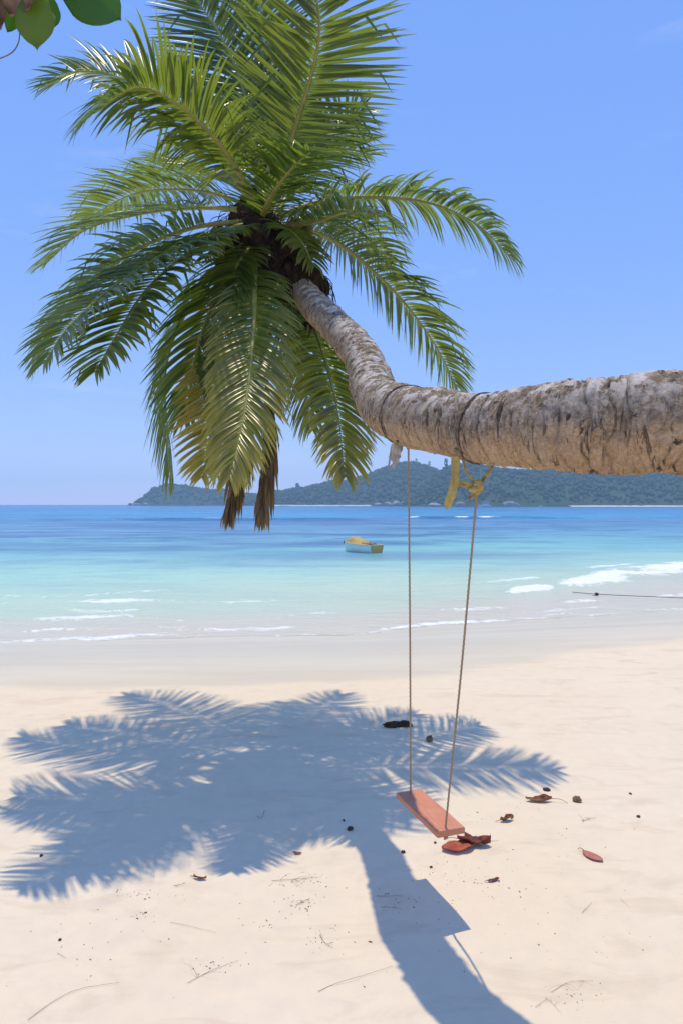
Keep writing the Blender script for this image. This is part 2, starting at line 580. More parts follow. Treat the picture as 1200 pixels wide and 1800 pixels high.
def sand_z(x, y, detail=True):
    x = np.asarray(x, float)
    y = np.asarray(y, float)
    yd, ys = y_dry(x), y_shore(x)
    t = (y - yd) / (ys - yd)
    z = np.where(t < 0, 0.0, np.where(t < 1, WATER * (0.55 * t + 0.45 * t * t), WATER - np.minimum(0.07 * (y - ys), 6.5)))
    dryf = 1 - sstep(-0.12, 0.02, t)
    far = np.exp(-np.maximum(np.abs(x) - 30, 0) / 60)
    u = 0.016 * fbm(x * 0.9, y * 0.9, 0, 3, 21) + 0.012 * fbm(x * 2.7, y * 2.7, 0.3, 2, 25)
    if detail:
        u = u + 0.0045 * fbm(x * 11, y * 11, 0.7, 3, 31) - 0.012 * sstep(0.25, 0.65, fbm(x * 4.2, y * 4.2, 2.0, 2, 35)) * (1 - sstep(3.4, 6.0, y))
    z = z + u * dryf * far
    z = z - np.where(t > 0.02, 0.004 * fbm(x * 1.2, y * 3.0, 0, 2, 41), 0.0) * (t < 1)
    # the beach rises gently behind the viewpoint
    return z + 0.05 * np.maximum(0.5 - y, 0) * (y > -40) + (y <= -40) * 2.0


def axis(lo, hi, step, far_lo, far_hi, ratio):
    a = list(np.arange(lo, hi + 1e-6, step))
    s = step
    x = hi
    while x < far_hi:
        s *= ratio
        x += s
        a.append(min(x, far_hi))
    s = step
    x = lo
    b = []
    while x > far_lo:
        s *= ratio
        x -= s
        b.append(max(x, far_lo))
    return np.array(b[::-1] + a)


ax = axis(-4.2, 4.2, 0.022, -2300, 2300, 1.10)
ay = axis(2.2, 8.6, 0.022, -300, 2300, 1.06)
gx, gy = np.meshgrid(ax, ay)
gz = sand_z(gx, gy)
tw = (gy - y_dry(gx)) / (y_shore(gx) - y_dry(gx))
o = mk('sand', np.stack([gx, gy, gz], -1).reshape(-1, 3), grid_faces(len(ay), len(ax)), M['sand'],
       attrs={'wet': np.clip(tw, -0.2, 1.0).ravel()})
o['kind'] = 'structure'

# ------------------------------------------------------------------ the sea
sx_ = axis(-14, 20, 0.14, -2300, 2300, 1.09)
_a = np.arange(8.5, 30, 0.09)
_b = [30.0]
st = 0.09
while _b[-1] < 2290:
    st = st * 1.06 if not (100 < _b[-1] < 124) else 0.5
    if 99 < _b[-1] < 100.5:
        st = 0.5
    if 124 <= _b[-1] < 125:
        st = 2.0
    _b.append(_b[-1] + st)
_b[-1] = 2290.0
sy_ = np.concatenate([_a, np.array(_b)])
wx, wy = np.meshgrid(sx_, sy_)
ysh = y_shore(wx)
offs = wy - ysh
dep = WATER - sand_z(wx, wy, False)
near = np.exp(-np.maximum(wy - 30, 0) / 60)
amp = sstep(0.0, 6.0, offs)
wz = WATER + amp * near * (0.030 * fbm(wx * 0.35, wy * 0.9, 0, 3, 51) + 0.012 * fbm(wx * 1.4, wy * 3.2, 0, 2, 55))
wz = wz + 0.05 * sstep(30, 80, wy) * fbm(wx * 0.05, wy * 0.2, 0, 3, 57) * (wy < 900)
foam = np.zeros_like(wx)
# lapping edge
edge = np.exp(-((offs - 0.25 - 0.3 * vn(wx * 0.8, 1, 0, 60)) / 0.34) ** 2)
foam = np.maximum(foam, edge * (0.52 + 0.30 * vn(wx * 0.45, wy * 0.2, 0, 61)))
edge2 = np.exp(-((offs - 1.2 - 0.5 * vn(wx * 0.5, 4, 0, 62)) / 0.30) ** 2)
foam = np.maximum(foam, edge2 * (0.40 + 0.35 * vn(wx * 0.7 + 9, 0.5, 0, 62)))
# broken lines a few metres out
for q_, (o_, w_, a_, b_) in enumerate(((2.4, 0.45, 0.48, 0.42), (3.6, 0.40, 0.36, 0.40), (5.0, 0.55, 0.36, 0.42), (7.0, 0.5, 0.22, 0.36))):
    l2 = np.exp(-((offs - o_ - 0.7 * vn(wx * 0.4, q_, 0, 63)) / w_) ** 2)
    foam = np.maximum(foam, l2 * (a_ + b_ * vn(wx * 0.55 + 4.2, q_ + 0.5, 0, 64)) * (1 - sstep(3.2, 5.0, wx)))
# small breaker rolling up the sand on the right
yb = np.interp(wx, [3.5, 4.6, 6, 8, 10, 13, 20, 60], [18.6, 19.0, 20.0, 22.2, 24.4, 26.6, 31, 50]) + 0.35 * vn(wx * 0.7, 0, 0, 58)
brw = sstep(4.3, 5.0, wx) * (1 - 0.9 * np.exp(-((wx - 6.55) / 0.30) ** 2))
bw_ = np.interp(wx, [4, 6, 7, 9, 14], [0.6, 0.65, 1.1, 1.6, 2.0])
br = np.exp(-np.abs((wy - yb) / bw_) ** 2.0) * brw
foam = np.maximum(foam, br * (0.82 + 0.30 * vn(wx * 1.1, wy * 0.9, 0, 68)))
wz = wz + br * (0.07 + 0.06 * vn(wx * 1.6, wy * 1.6, 0, 67) + 0.03 * vn(wx * 5, wy * 5, 0, 69))
foam = np.maximum(foam, np.exp(-((wy - yb - 2.6) / 0.5) ** 2) * sstep(3.5, 5, wx) * (0.30 + 0.4 * vn(wx * 0.8, 7, 0, 59)))
foam = np.maximum(foam, np.exp(-((offs - 2.2) / 0.35) ** 2) * sstep(3.5, 5, wx) * (0.30 + 0.35 * vn(wx * 0.8, 3, 0, 57)))
# breaker on the reef
rl = 113.5 + 1.5 * vn(wx * 0.06, 0, 0, 71)
rb = np.exp(-((wy - rl) / 1.1) ** 2) * sstep(8, 13, wx) * (1 - sstep(28, 48, wx))
wz = wz + rb * 0.5
foam = np.maximum(foam, rb * (0.45 + 0.55 * vn(wx * 0.5, 0.2, 0, 72)) * (1 - sstep(29, 33, wx)))
rb2 = np.exp(-((wy - 104 - 2 * vn(wx * 0.05, 3, 0, 73)) / 1.2) ** 2) * sstep(-60, -40, wx) * (1 - sstep(-2, 8, wx))
wz = wz + rb2 * 0.40
foam = np.maximum(foam, rb2 * (0.18 + 0.55 * vn(wx * 0.25, 0.2, 0, 74)))
foam = np.maximum(foam, np.exp(-((wy - 100) / 35) ** 2) * (0.10 + 0.30 * vn(wx * 0.12, wy * 0.12, 0, 75)))
# body colour of the water: pale over sand, then turquoise, reef and deep blue
ks = np.log(np.array([12, 16, 20, 27, 38, 55, 80, 105, 125, 190, 260, 700, 3000.0]))
cr_ = [0.60, 0.58, 0.55, 0.430, 0.245, 0.160, 0.120, 0.075, 0.030, 0.006, 0.002, 0.001, 0.001]
cg_ = [0.62, 0.65, 0.69, 0.690, 0.565, 0.410, 0.315, 0.280, 0.320, 0.320, 0.240, 0.165, 0.130]
cb_ = [0.45, 0.47, 0.49, 0.530, 0.520, 0.490, 0.470, 0.460, 0.540, 0.560, 0.500, 0.400, 0.360]
yy = np.log(np.maximum(wy - 0.35 * np.clip(wx, -20, 12) * np.exp(-wy / 60) * 1.3, 11) * (1 + 0.05 * vn(wx * 0.1, wy * 0.1, 0, 80)))
wc = np.stack([np.interp(yy, ks, c) for c in (cr_, cg_, cb_)], -1)
sh_ = (1 - sstep(0.3, 1.0, offs / np.interp(wx, [-50, 1.5, 4, 6, 10, 14], [3.4, 3.6, 5.0, 5.6, 9.0, 10.5])))[..., None]          # very thin water over pale sand
wc = wc * (1 - sh_) + sh_ * np.array([0.66, 0.615, 0.465])
reef = sstep(0.0, 0.45, fbm(wx * 0.05, wy * 0.16, 0, 4, 81)) * sstep(26, 40, wy) * (1 - sstep(115, 150, wy)) * (1 - 0.85 * sstep(2, 14, wx - 0.05 * wy))
wc = wc * (1 - 0.75 * reef[..., None]) + 0.75 * reef[..., None] * np.array([0.060, 0.125, 0.27])
turq = sstep(60, 100, wy) * (1 - sstep(108, 118, wy)) * sstep(10, 26, wx)
wc = wc * (1 - 0.6 * turq[..., None]) + 0.6 * turq[..., None] * np.array([0.10, 0.24, 0.42])
o = mk('sea', np.stack([wx, wy, wz], -1).reshape(-1, 3), grid_faces(len(sy_), len(sx_)), M['sea'],
       attrs={'depth': np.clip(dep, 0, 5).ravel(), 'offs': offs.ravel(), 'foam': foam.ravel(), 'wcol': wc.reshape(-1, 3)})
o['kind'] = 'structure'

# ------------------------------------------------------------------ far shore: hills, woods, rocks
t_ = NT('hill_scrub')
n_ = t_.noise(t_.pos(), 0.06, 6, 0.6)
M['hill'] = t_.done(t_.bsdf(t_.mix(t_.ramp(n_, [(0.35, 0.0), (0.65, 1.0)]), (0.030, 0.055, 0.026), (0.065, 0.085, 0.040)), 0.9, 0.1))
t_ = NT('woodland')
n_ = t_.noise(t_.pos(), 0.02, 5, 0.6)
n2_ = t_.noise(t_.pos(), 0.5, 3, 0.6)
M['wood'] = t_.done(t_.bsdf(t_.mix(t_.ramp(n2_, [(0.35, 0.0), (0.65, 1.0)]), t_.mix(n_, (0.022, 0.045, 0.020), (0.05, 0.075, 0.03)), t_.mix(n_, (0.05, 0.085, 0.035), (0.085, 0.10, 0.05))), 0.8, 0.15))
M['granite'] = simple_mat('granite', (0.26, 0.22, 0.20), (0.44, 0.38, 0.35), 0.4, 0.85, 0.2, 0.6, 0.3)
M['far_sand'] = simple_mat('far_beach_sand', (0.55, 0.50, 0.43), (0.70, 0.64, 0.56), 0.2, 0.9, 0.1, 0.1)


def hill(name, prof, D, depth, seed, ntrees, label):
    pxs = np.array([p[0] for p in prof], float)
    pys = np.array([p[1] for p in prof], float)
    nu, nv = 160, 40
    px = np.linspace(pxs[0], pxs[-1], nu)
    vv = np.linspace(0, 1.6, nv)

    def surf(px, v):
        top = np.interp(px, pxs, pys) + 2.2 * vn(px * 0.05, seed, 0, seed)
        Dr = D + depth
        H = EYE - (top - 886) / F * Dr - 4.0      # ridge (tree tops add the rest)
        H = np.maximum(H, 0.3)
        fold = 1 + 0.22 * fbm(px * 0.018, v * 2.0, 0, 3, seed + 3) * np.sin(np.clip(v, 0, 1) * np.pi)
        s = np.where(v <= 1, np.sin(np.clip(v, 0, 1) * np.pi / 2) ** 0.9 * fold, np.maximum(1 - ((v - 1) / 0.6) ** 2, 0))
        Y = D + depth * v
        X = (px - 600) / F * Dr * (Y / Dr) ** 0.35
        return np.stack([X, Y, -1.2 + (H + 1.2) * s], -1)
    PX, VV = np.meshgrid(px, vv)
    h = mk(name, surf(PX, VV).reshape(-1, 3), grid_faces(nv, nu), M['hill'])
    h['kind'] = 'structure'
    # woods: many small crowns, one mass
    r2 = np.random.default_rng(seed)
    tp = r2.uniform(pxs[0] + 2, pxs[-1], ntrees)
    tv = np.where(r2.random(ntrees) < 0.22, r2.uniform(0.9, 1.08, ntrees), r2.uniform(0.035, 1.0, ntrees) ** 0.9)
    c = surf(tp, tv)
    k = c[:, 2] > 0.2
    c = c[k]
    n = len(c)
    iv, if_ = ico(1)
    rad = 0.8 + 2.3 * r2.random(n) ** 2.2 * np.clip(0.45 + c[:, 2] / 14, 0.5, 1.0)
    sz = np.stack([rad * r2.uniform(0.9, 1.25, n), rad * r2.uniform(0.9, 1.25, n), rad * r2.uniform(0.75, 1.25, n)], 1)
    jit = 1 + r2.uniform(-0.24, 0.24, (n, len(iv)))
    V = iv[None] * jit[..., None] * sz[:, None] + (c + np.array([0, 0, 0.55]) * rad[:, None])[:, None]
    Fc = (if_[None] + (np.arange(n) * len(iv))[:, None, None]).reshape(-1, 3)
    w = mk('woodland', V.reshape(-1, 3), Fc, M['wood'], smooth=False)
    w['kind'] = 'stuff'
    tag(w, label, 'woodland')
    return surf


hill('headland', [(236, 886), (246, 880), (256, 870), (268, 856), (285, 851), (320, 851), (350, 855), (400, 860), (440, 866), (480, 872), (540, 884)], 1050, 90, 3, 1500,
     'low dark wood on the small headland at the left end of the far shore')
hill('hill', [(440, 878), (470, 866), (520, 858), (560, 851), (600, 844), (640, 833), (675, 819), (705, 812), (730, 812), (750, 819), (790, 835), (850, 860), (900, 884)], 860, 190, 4, 5600,
     'blue-green wood over the rounded hill seen behind the left swing rope')
surfB = hill('hill', [(700, 884), (740, 850), (765, 828), (785, 815), (805, 813), (840, 818), (900, 822), (980, 823), (1080, 824), (1200, 828), (1330, 840), (1500, 858), (1700, 884)], 640, 240, 5, 9000,
             'broad wooded ridge stretching right below the palm trunk')

# pale beaches along the far shore
for (a, b, Y, lab) in ((470, 652, 845, 1), (1005, 1560, 628, 2)):
    n = 60
    px = np.linspace(a, b, n)
    rows = []
    for k, (dy, z) in enumerate(((0, -0.7), (5, 0.15), (12, 0.55), (26, 0.8), (40, 0.2))):
        rows.append(np.stack([(px - 600) / F * Y, Y + dy + 3 * vn(px * 0.08, k, 0, 9), np.full(n, z) + 0.25 * vn(px * 0.11, k, 0, 10)], -1))
    o = mk('far_beach', np.array(rows).reshape(-1, 3), grid_faces(5, n), M['far_sand'])
    o['kind'] = 'structure'

rocks = [(240, 885, 1040, 9, 3.6, 'sloping granite slab at the tip of the headland'),
         (257, 885, 1035, 7, 4.2, 'second granite slab in from the tip of the headland'),
         (664, 888, 835, 9, 3.6, 'low granite boulder on the far shore, leftmost of those beside the left swing rope'),
         (683, 887, 832, 8, 5.0, 'pale pointed granite boulder on the far shore just left of the left swing rope'),
         (697, 886, 830, 7, 6.4, 'tall pale granite boulder on the far shore touching the left of the swing rope'),
         (708, 887, 828, 5, 5.0, 'dark granite boulder on the far shore nearest the left swing rope'),
         (733, 886, 826, 12, 5.4, 'wide dark granite boulder on the far shore between the two swing ropes'),
         (762, 887, 630, 9, 3.6, 'granite boulder on the far shore below the yellow strap'),
         (808, 887, 630, 8, 4.2, 'granite boulder on the far shore just left of the right swing rope'),
         (897, 884, 635, 11, 5.0, 'round granite boulder on the far shore to the right of the moored motor boat')]
for i, (px, py, Y, wd, ht, lab) in enumerate(rocks):
    p = P(px, py, Y)
    v, f = lump((p[0], Y, -0.5 + ht * 0.28), (wd * 0.75, wd * 0.55, ht * 0.75), 3, 0.45, 100 + i, 1.3, i)
    tag(mk('boulder', v, f, M['granite'], loc=(p[0], Y, -0.5), smooth=False), lab, 'rock', 'granite boulders along the far shore')

# trees standing out against the sky on the ridge
M['trunk_far'] = simple_mat('far_tree_trunk', (0.07, 0.055, 0.04), (0.12, 0.1, 0.08), 1, 0.9, 0.1, 0.2)


def ridge_tree(px, py_top, Y, H, W, seed, label):
    p = P(px, py_top, Y)
    base = np.array([p[0], Y, p[2] - H])
    e = empty('ridge_tree', base)
    tag(e, label, 'tree', 'trees standing out on the far ridge')
    v, f = tube(spline([base, base + [0.2, 0, H * 0.5], base + [0, 0, H * 0.95]], 8), np.linspace(0.3, 0.08, 8), 6)
    mk('trunk', v, f, M['trunk_far'], e)
    parts = []
    r = np.random.default_rng(seed)
    for k in range(44):
        a, h = r.uniform(0, 6.28), r.uniform(0.2, 1.0)
        rr = W * (0.25 + 0.6 * r.random()) * math.sin(min(1, 1.25 - h) * 1.5 + 0.2)
        s = W * r.uniform(0.14, 0.42)
        parts.append(lump(base + [rr * math.cos(a), rr * math.sin(a), H * h], (s, s, s * 0.8), 1, 0.5, seed + k))
    v, f = join(parts)
    mk('crown', v, f, M['wood'], e, smooth=False)


ridge_tree(731, 806, 1052, 14, 2.4, 1, 'tiny lone tree standing on the hilltop right of the left swing rope')
ridge_tree(754, 811, 1050, 16, 2.8, 2, 'slim tree on the saddle between the hilltop and the wooded ridge')
ridge_tree(783, 806, 880, 13, 3.0, 3, 'leftmost tree of the pair on the ridge just left of the yellow strap')
ridge_tree(797, 805, 880, 13, 3.4, 4, 'rightmost tree of the pair on the ridge, right behind the yellow strap')
ridge_tree(523, 850, 1055, 9, 4, 5, 'small tree poking above the low end of the hill left of the hanging yellow frond')
#PALM
# ------------------------------------------------------------------ the leaning coconut palm
trunk_px = [(330 + 140, 432, 6.10, 0.105), (500, 462, 5.85, 0.098), (525, 497, 5.55, 0.104), (547, 531, 5.27, 0.111), (588, 572, 4.88, 0.112),
            (630, 618, 4.48, 0.117), (649, 662, 4.15, 0.123), (662, 698, 3.82, 0.126), (682, 717, 3.60, 0.136), (725, 732, 3.30, 0.145),
            (776, 742, 3.09, 0.146), (845, 753, 2.91, 0.149), (907, 753, 2.76, 0.159), (1000, 749, 2.61, 0.172), (1100, 747, 2.52, 0.181), (1200, 745, 2.45, 0.183)]
tp = [list(P(a, b, c)) + [d] for a, b, c, d in trunk_px]
tp += [[1.75, 2.40, 2.20, 0.19], [2.35, 2.38, 1.95, 0.20], [2.85, 2.38, 1.45, 0.215], [3.15, 2.38, 0.75, 0.24], [3.28, 2.38, 0.15, 0.31], [3.30, 2.38, -0.25, 0.36]]
NS, NT_ = 1500, 176
cl = spline(tp, NS)
ctr, rad = cl[:, :3], cl[:, 3]
arc = np.concatenate([[0], np.cumsum(np.linalg.norm(np.diff(ctr, axis=0), axis=1))])
t, u, b = frames(ctr)
th = np.linspace(0, 2 * np.pi, NT_, endpoint=False)
TH, S = np.meshgrid(th, arc)
C1, S1 = np.cos(TH), np.sin(TH)
Rr = rad[:, None]
spacing = 0.030 + 0.045 * sstep(0.6, 3.4, arc)
ph = np.concatenate([[0], np.cumsum(np.diff(arc) / spacing[1:])])[:, None]
wob = 0.30 * vn(C1 * 1.3, S1 * 1.3, S * 1.1, 201) + 0.22 * vn(C1 * 3, S1 * 3, S * 3, 202) + 0.35 * np.cos(TH + 0.6)
PHI = ph + wob
idx = np.floor(PHI)
fr = PHI - idx
stren = 0.25 + 0.75 * h3(idx.astype(np.int64), np.zeros_like(idx, dtype=np.int64), np.zeros_like(idx, dtype=np.int64), 5)
strong = (h3(idx.astype(np.int64), np.ones_like(idx, dtype=np.int64), np.zeros_like(idx, dtype=np.int64), 6) > 0.60)
around = np.clip(0.55 + 0.9 * vn(C1 * 1.6, S1 * 1.6, idx * 0.73, 207), 0, 1)
lip = np.exp(-((fr - 0.12) / 0.10) ** 2)
groove = np.exp(-((fr - 0.93) / 0.055) ** 2) + np.exp(-((fr + 0.07) / 0.055) ** 2)
A = (0.0050 + 0.0085 * strong) * stren * around * (1 - 0.35 * sstep(3.8, 4.8, S))
disp = A * (lip - 1.25 * groove) + 0.6 * A * (0.5 - fr)
X3, Y3, Z3 = C1 * Rr, S1 * Rr, S
disp = disp + 0.010 * fbm(X3 * 6, Y3 * 6, Z3 * 5, 3, 211) + 0.0075 * fbm(X3 * 24, Y3 * 24, Z3 * 40, 4, 215)
pit = sstep(0.42, 0.62, fbm(X3 * 11, Y3 * 11, Z3 * 15, 3, 221))
crk = sstep(0.60, 0.92, 1 - np.abs(fbm(X3 * 9, Y3 * 9, Z3 * 26, 3, 231)) * 4) * sstep(0.9, 1.8, S)
rough_f = sstep(0.6, 1.9, S)
disp = disp - rough_f * (0.010 * pit + 0.006 * crk)
disp = disp * (0.35 + 0.65 * rough_f)
rv = Rr + disp
V = ctr[:, None] + rv[..., None] * (C1[..., None] * u[:, None] + S1[..., None] * b[:, None])
nz = (C1[..., None] * u[:, None] + S1[..., None] * b[:, None])[..., 2]

palm = empty('coconut_palm', (3.30, 2.38, 0.0))
tag(palm, 'coconut palm leaning out almost level over the sand with a swing tied to it', 'palm tree')
ringa = np.clip(groove * around * (0.35 + 0.65 * strong) * rough_f, 0, 1)
mk('trunk', V.reshape(-1, 3), grid_faces(NS, NT_, True)[:, ::-1], M['bark'], palm,
   attrs={'bark': np.stack([S, X3, Y3], -1).reshape(-1, 3), 'upness': nz.ravel(), 'ring': ringa.ravel(),
          'young': (1 - sstep(0.5, 1.9, S)).ravel()})

DY = 0.35
CROWN = P(455, 405, 5.95)
n_single = [0]


def leaf_blade(B, d0, U, L, W, droop, twist, seg=7, kink=None):
    """one leaflet: folded tapering blade; returns verts (seg+1, 3, 3) and along"""
    s = np.linspace(0, 1, seg + 1)
    d = norm(d0)
    pts = [np.asarray(B, float)]
    dirs = []
    for k in range(seg + 1):
        g = droop * (s[k] ** 1.3)
        if kink is not None and s[k] > kink:
            g += 1.6
        dd = norm(d + np.array([0, 0, -g]))
        dirs.append(dd)
        if k < seg:
            pts.append(pts[-1] + dd * L / seg)
    pts, dirs = np.array(pts), np.array(dirs)
    w = W * np.minimum(1, 0.30 + s * 4.5) * (1 - s ** 2.2) ** 0.75 * 0.5
    w[-1] = W * 0.02
    n2 = norm(U - dirs * (dirs @ U)[:, None])
    n1 = np.cross(dirs, n2)
    a = twist * (0.3 + 0.7 * s)
    e1 = n1 * np.cos(a)[:, None] + n2 * np.sin(a)[:, None]
    e2 = -n1 * np.sin(a)[:, None] + n2 * np.cos(a)[:, None]
    fold = 0.45 * (1 - 0.5 * s)
    l_ = pts + e1 * w[:, None] + e2 * (w * fold)[:, None]
    r_ = pts - e1 * w[:, None] + e2 * (w * fold)[:, None]
    return np.stack([l_, pts, r_], 1), s


def frond(ctrl, Lmax=0.50, n=60, age=0.1, roll=0.0, droop=0.55, fwd=0.75, dead=False, tone=0.5, label=None, single=False, seed=0, width=0.031, start=0.21, up=None, vee=0.25):
    Lmax *= 1.38
    fwd *= 0.72
    r = np.random.default_rng(seed)
    pts = [P(a, b_, c + DY) for a, b_, c in ctrl]
    root = CROWN + (pts[0] - CROWN) * 0.5 + np.array([0, 0, -0.05])
    c = spline([root] + pts, 60)
    T = tangents(c)
    ln = np.sum(np.linalg.norm(np.diff(c, axis=0), axis=1))
    uref = np.array([0, 0, 1.0]) if up is None else np.asarray(up, float)
    # a hanging rib keeps its upper face turned outwards from the crown
    Sv, Uv = [], []
    prev = None
    out = norm(np.array([pts[-1][0] - CROWN[0], pts[-1][1] - CROWN[1], 0.0]) + 1e-6)
    for k in range(60):
        ur = uref + (out * max(0.0, -T[k][2]) * 1.2 - out * max(0.0, T[k][2]) * 0.9 if up is None else 0)
        s_ = np.cross(T[k], ur)
        s_ = s_ / max(np.linalg.norm(s_), 1e-6)
        if prev is not None and np.dot(s_, prev) < 0:
            s_ = -s_
        prev = s_
        u_ = np.cross(s_, T[k])
        if u_[2] < 0 and up is None and abs(T[k][2]) < 0.7:
            pass
        ca, sa = math.cos(roll), math.sin(roll)
        Sv.append(s_ * ca + u_ * sa)
        Uv.append(-s_ * sa + u_ * ca)
    Sv, Uv = np.array(Sv), np.array(Uv)
    tt = np.linspace(0, 1, 60)
    rr = 0.030 * (1 - tt) ** 1.2 * (1 + 1.2 * np.exp(-tt * 14)) + 0.0045
    v, f = tube(c, rr, 8, up=Uv[0], flat=0.62)
    fr_ = mk('frond', v, f, M['rachis_dead' if dead else 'rachis'], palm, loc=c[0])
    if label:
        fr_['label'] = label
    n = int(n * 1.45 * ln / 2.3 + 8)
    vs, al, tn, ag, objs = [], [], [], [], []
    for side in (-1, 1):
        for i in range(n):
            t_ = start + (1 - start) * ((i + r.uniform(-0.3, 0.3)) / n)
            t_ = min(max(t_, 0.03), 0.995)
            k = min(int(t_ * 59), 58)
            fq = t_ * 59 - k
            B = c[k] * (1 - fq) + c[k + 1] * fq
            Sx, Ux, Tx = Sv[k], Uv[k], T[k]
            q = (t_ - start) / (1 - start)
            Ll = Lmax * (0.34 + 0.66 * math.sin(math.pi * min(1, q * 0.86 + 0.14)) ** 0.7) * r.uniform(0.88, 1.08)
            if q > 0.93:
                Ll *= 0.8
            fw = fwd * (0.55 + 0.9 * q) + r.normal(0, 0.10) + (0.9 * max(0, q - 0.85) / 0.15)
            d0 = Sx * side + Tx * fw + Ux * (vee + r.normal(0, 0.07))
            dr = droop * r.uniform(0.6, 1.55)
            kink = None
            if r.random() < 0.10:
                kink = r.uniform(0.4, 0.8)
            if dead:
                d0 = Sx * side * r.uniform(0.05, 0.45) + Tx * 1.4 + Ux * r.normal(0, 0.25)
                dr *= 1.0
                kink = r.uniform(0.2, 0.6)
            blade, s = leaf_blade(B, d0, Ux, Ll, width * (0.75 + 0.25 * math.sin(math.pi * q)) * r.uniform(0.85, 1.15), dr, side * r.normal(0.25, 0.25) + (r.normal(0, 0.9) if dead else 0), kink=kink)
            to = np.clip(tone + r.normal(0, 0.27), 0, 1)
            a_ = np.clip(age * (0.6 + 0.75 * q) + r.normal(0, 0.05), 0, 1)
            if single and n_single[0] < 300:
                m = len(s)
                fc = grid_faces(m, 3)
                mk('leaflet', blade.reshape(-1, 3), fc, M['leaf_dead' if dead else 'leaf'], fr_, loc=B,
                   attrs={'tone': np.full(m * 3, to), 'along': np.repeat(s, 3), 'age': np.full(m * 3, a_) * (0.7 + 0.5 * np.repeat(s, 3))})
                n_single[0] += 1
            else:
                vs.append(blade.reshape(-1, 3))
                al.append(np.repeat(s, 3))
                tn.append(np.full(len(s) * 3, to))
                ag.append(np.full(len(s) * 3, a_) * (0.7 + 0.5 * np.repeat(s, 3)))
    if vs:
        m = len(vs[0])
        fc = grid_faces(m // 3, 3)
        Fa = (fc[None] + (np.arange(len(vs)) * m)[:, None, None]).reshape(-1, 4)
        o = mk('leaflets', np.vstack(vs), Fa, M['leaf_dead' if dead else 'leaf'], fr_, loc=c[0],
               attrs={'tone': np.concatenate(tn), 'along': np.concatenate(al), 'age': np.concatenate(ag)})
        o['kind'] = 'stuff'
    return fr_


# front and side fronds first: their leaflets stand out one by one
frond([(447, 435, 5.25), (447, 560, 4.6), (434, 700, 4.1), (405, 840, 3.75)], 0.36, 62, 0.60, tone=0.75, single=True, seed=1, droop=0.9, fwd=1.25, label='broad yellow-green frond hanging down towards the viewer')
frond([(500, 378, 5.6), (590, 350, 5.7), (730, 352, 5.7), (830, 390, 5.6), (903, 458, 5.5)], 0.46, 55, 0.12, tone=0.45, single=True, seed=2, droop=1.1, label='long frond arching out to the right above the trunk')
frond([(425, 392, 5.4), (335, 402, 5.2), (222, 450, 5.05), (125, 540, 4.95), (68, 635, 4.9)], 0.47, 60, 0.15, tone=0.55, single=True, seed=3, droop=0.7)
frond([(500, 400, 5.7), (590, 425, 6.0), (690, 510, 6.2), (760, 600, 6.35), (803, 682, 6.4)], 0.48, 52, 0.18, tone=0.35, seed=4, droop=0.9)
# upper fronds
frond([(478, 350, 5.7), (515, 235, 5.5), (553, 110, 5.2), (560, 20, 5.0), (530, -95, 4.9)], 0.58, 62, 0.22, tone=0.6, seed=5, droop=0.12, fwd=0.65, up=(0.25, -1, 0.3), label='frond rising past the top of the picture with a yellow rib')
frond([(455, 340, 5.7), (440, 205, 5.8), (400, 85, 5.9), (330, -25, 5.9)], 0.55, 60, 0.05, tone=0.55, seed=6, droop=0.25, up=(-0.2, -1, 0.5))
frond([(440, 350, 5.5), (370, 255, 5.35), (275, 163, 5.25), (165, 130, 5.15), (78, 152, 5.1)], 0.46, 60, 0.15, tone=0.65, seed=7, droop=0.45, up=(0, -0.8, 0.8))
frond([(445, 345, 5.4), (385, 252, 5.1), (310, 182, 4.9), (240, 156, 4.75), (165, 200, 4.6)], 0.56, 62, 0.18, tone=0.75, seed=8, droop=0.9)
frond([(420, 370, 5.6), (345, 366, 5.75), (250, 376, 5.95), (150, 405, 6.15), (80, 465, 6.3)], 0.46, 56, 0.05, tone=0.2, seed=9, droop=0.45, up=(0, -0.5, 1))
frond([(425, 405, 5.4), (350, 432, 4.85), (262, 505, 4.4), (205, 590, 4.05), (168, 655, 3.85)], 0.40, 58, 0.2, tone=0.45, seed=10, droop=0.5)
frond([(430, 420, 5.3), (388, 500, 5.0), (348, 610, 4.85), (326, 735, 4.8)], 0.44, 56, 0.2, tone=0.35, seed=11, droop=0.7, fwd=1.1)
frond([(420, 440, 5.6), (345, 520, 5.6), (292, 650, 5.5), (305, 845, 5.4)], 0.44, 54, 0.3, tone=0.5, seed=12, droop=0.8, fwd=1.1)
frond([(488, 455, 5.8), (545, 560, 5.5), (588, 700, 4.6), (606, 840, 4.05)], 0.36, 52, 0.55, tone=0.5, seed=13, droop=0.8, fwd=1.1, label='yellowing frond hanging behind the trunk')
frond([(482, 458, 5.9), (528, 590, 6.2), (545, 750, 6.3)], 0.44, 48, 0.35, tone=0.35, seed=14, droop=0.8, fwd=1.1)
frond([(490, 370, 5.8), (530, 300, 6.2), (590, 268, 6.5), (650, 275, 6.7)], 0.48, 48, 0.1, tone=0.3, seed=15, droop=0.5)
frond([(455, 398, 5.5), (478, 345, 5.15), (515, 295, 4.85), (545, 268, 4.6)], 0.36, 44, 0.05, tone=0.5, seed=16, droop=0.4, start=0.2)
frond([(500, 400, 5.5), (560, 388, 5.2), (620, 368, 4.95), (668, 376, 4.75)], 0.46, 46, 0.3, tone=0.3, seed=17, droop=1.5, start=0.25)
frond([(425, 398, 5.3), (330, 430, 4.8), (220, 490, 4.3), (125, 570, 3.9), (78, 640, 3.7)], 0.36, 54, 0.15, tone=0.4, seed=30, droop=0.6)
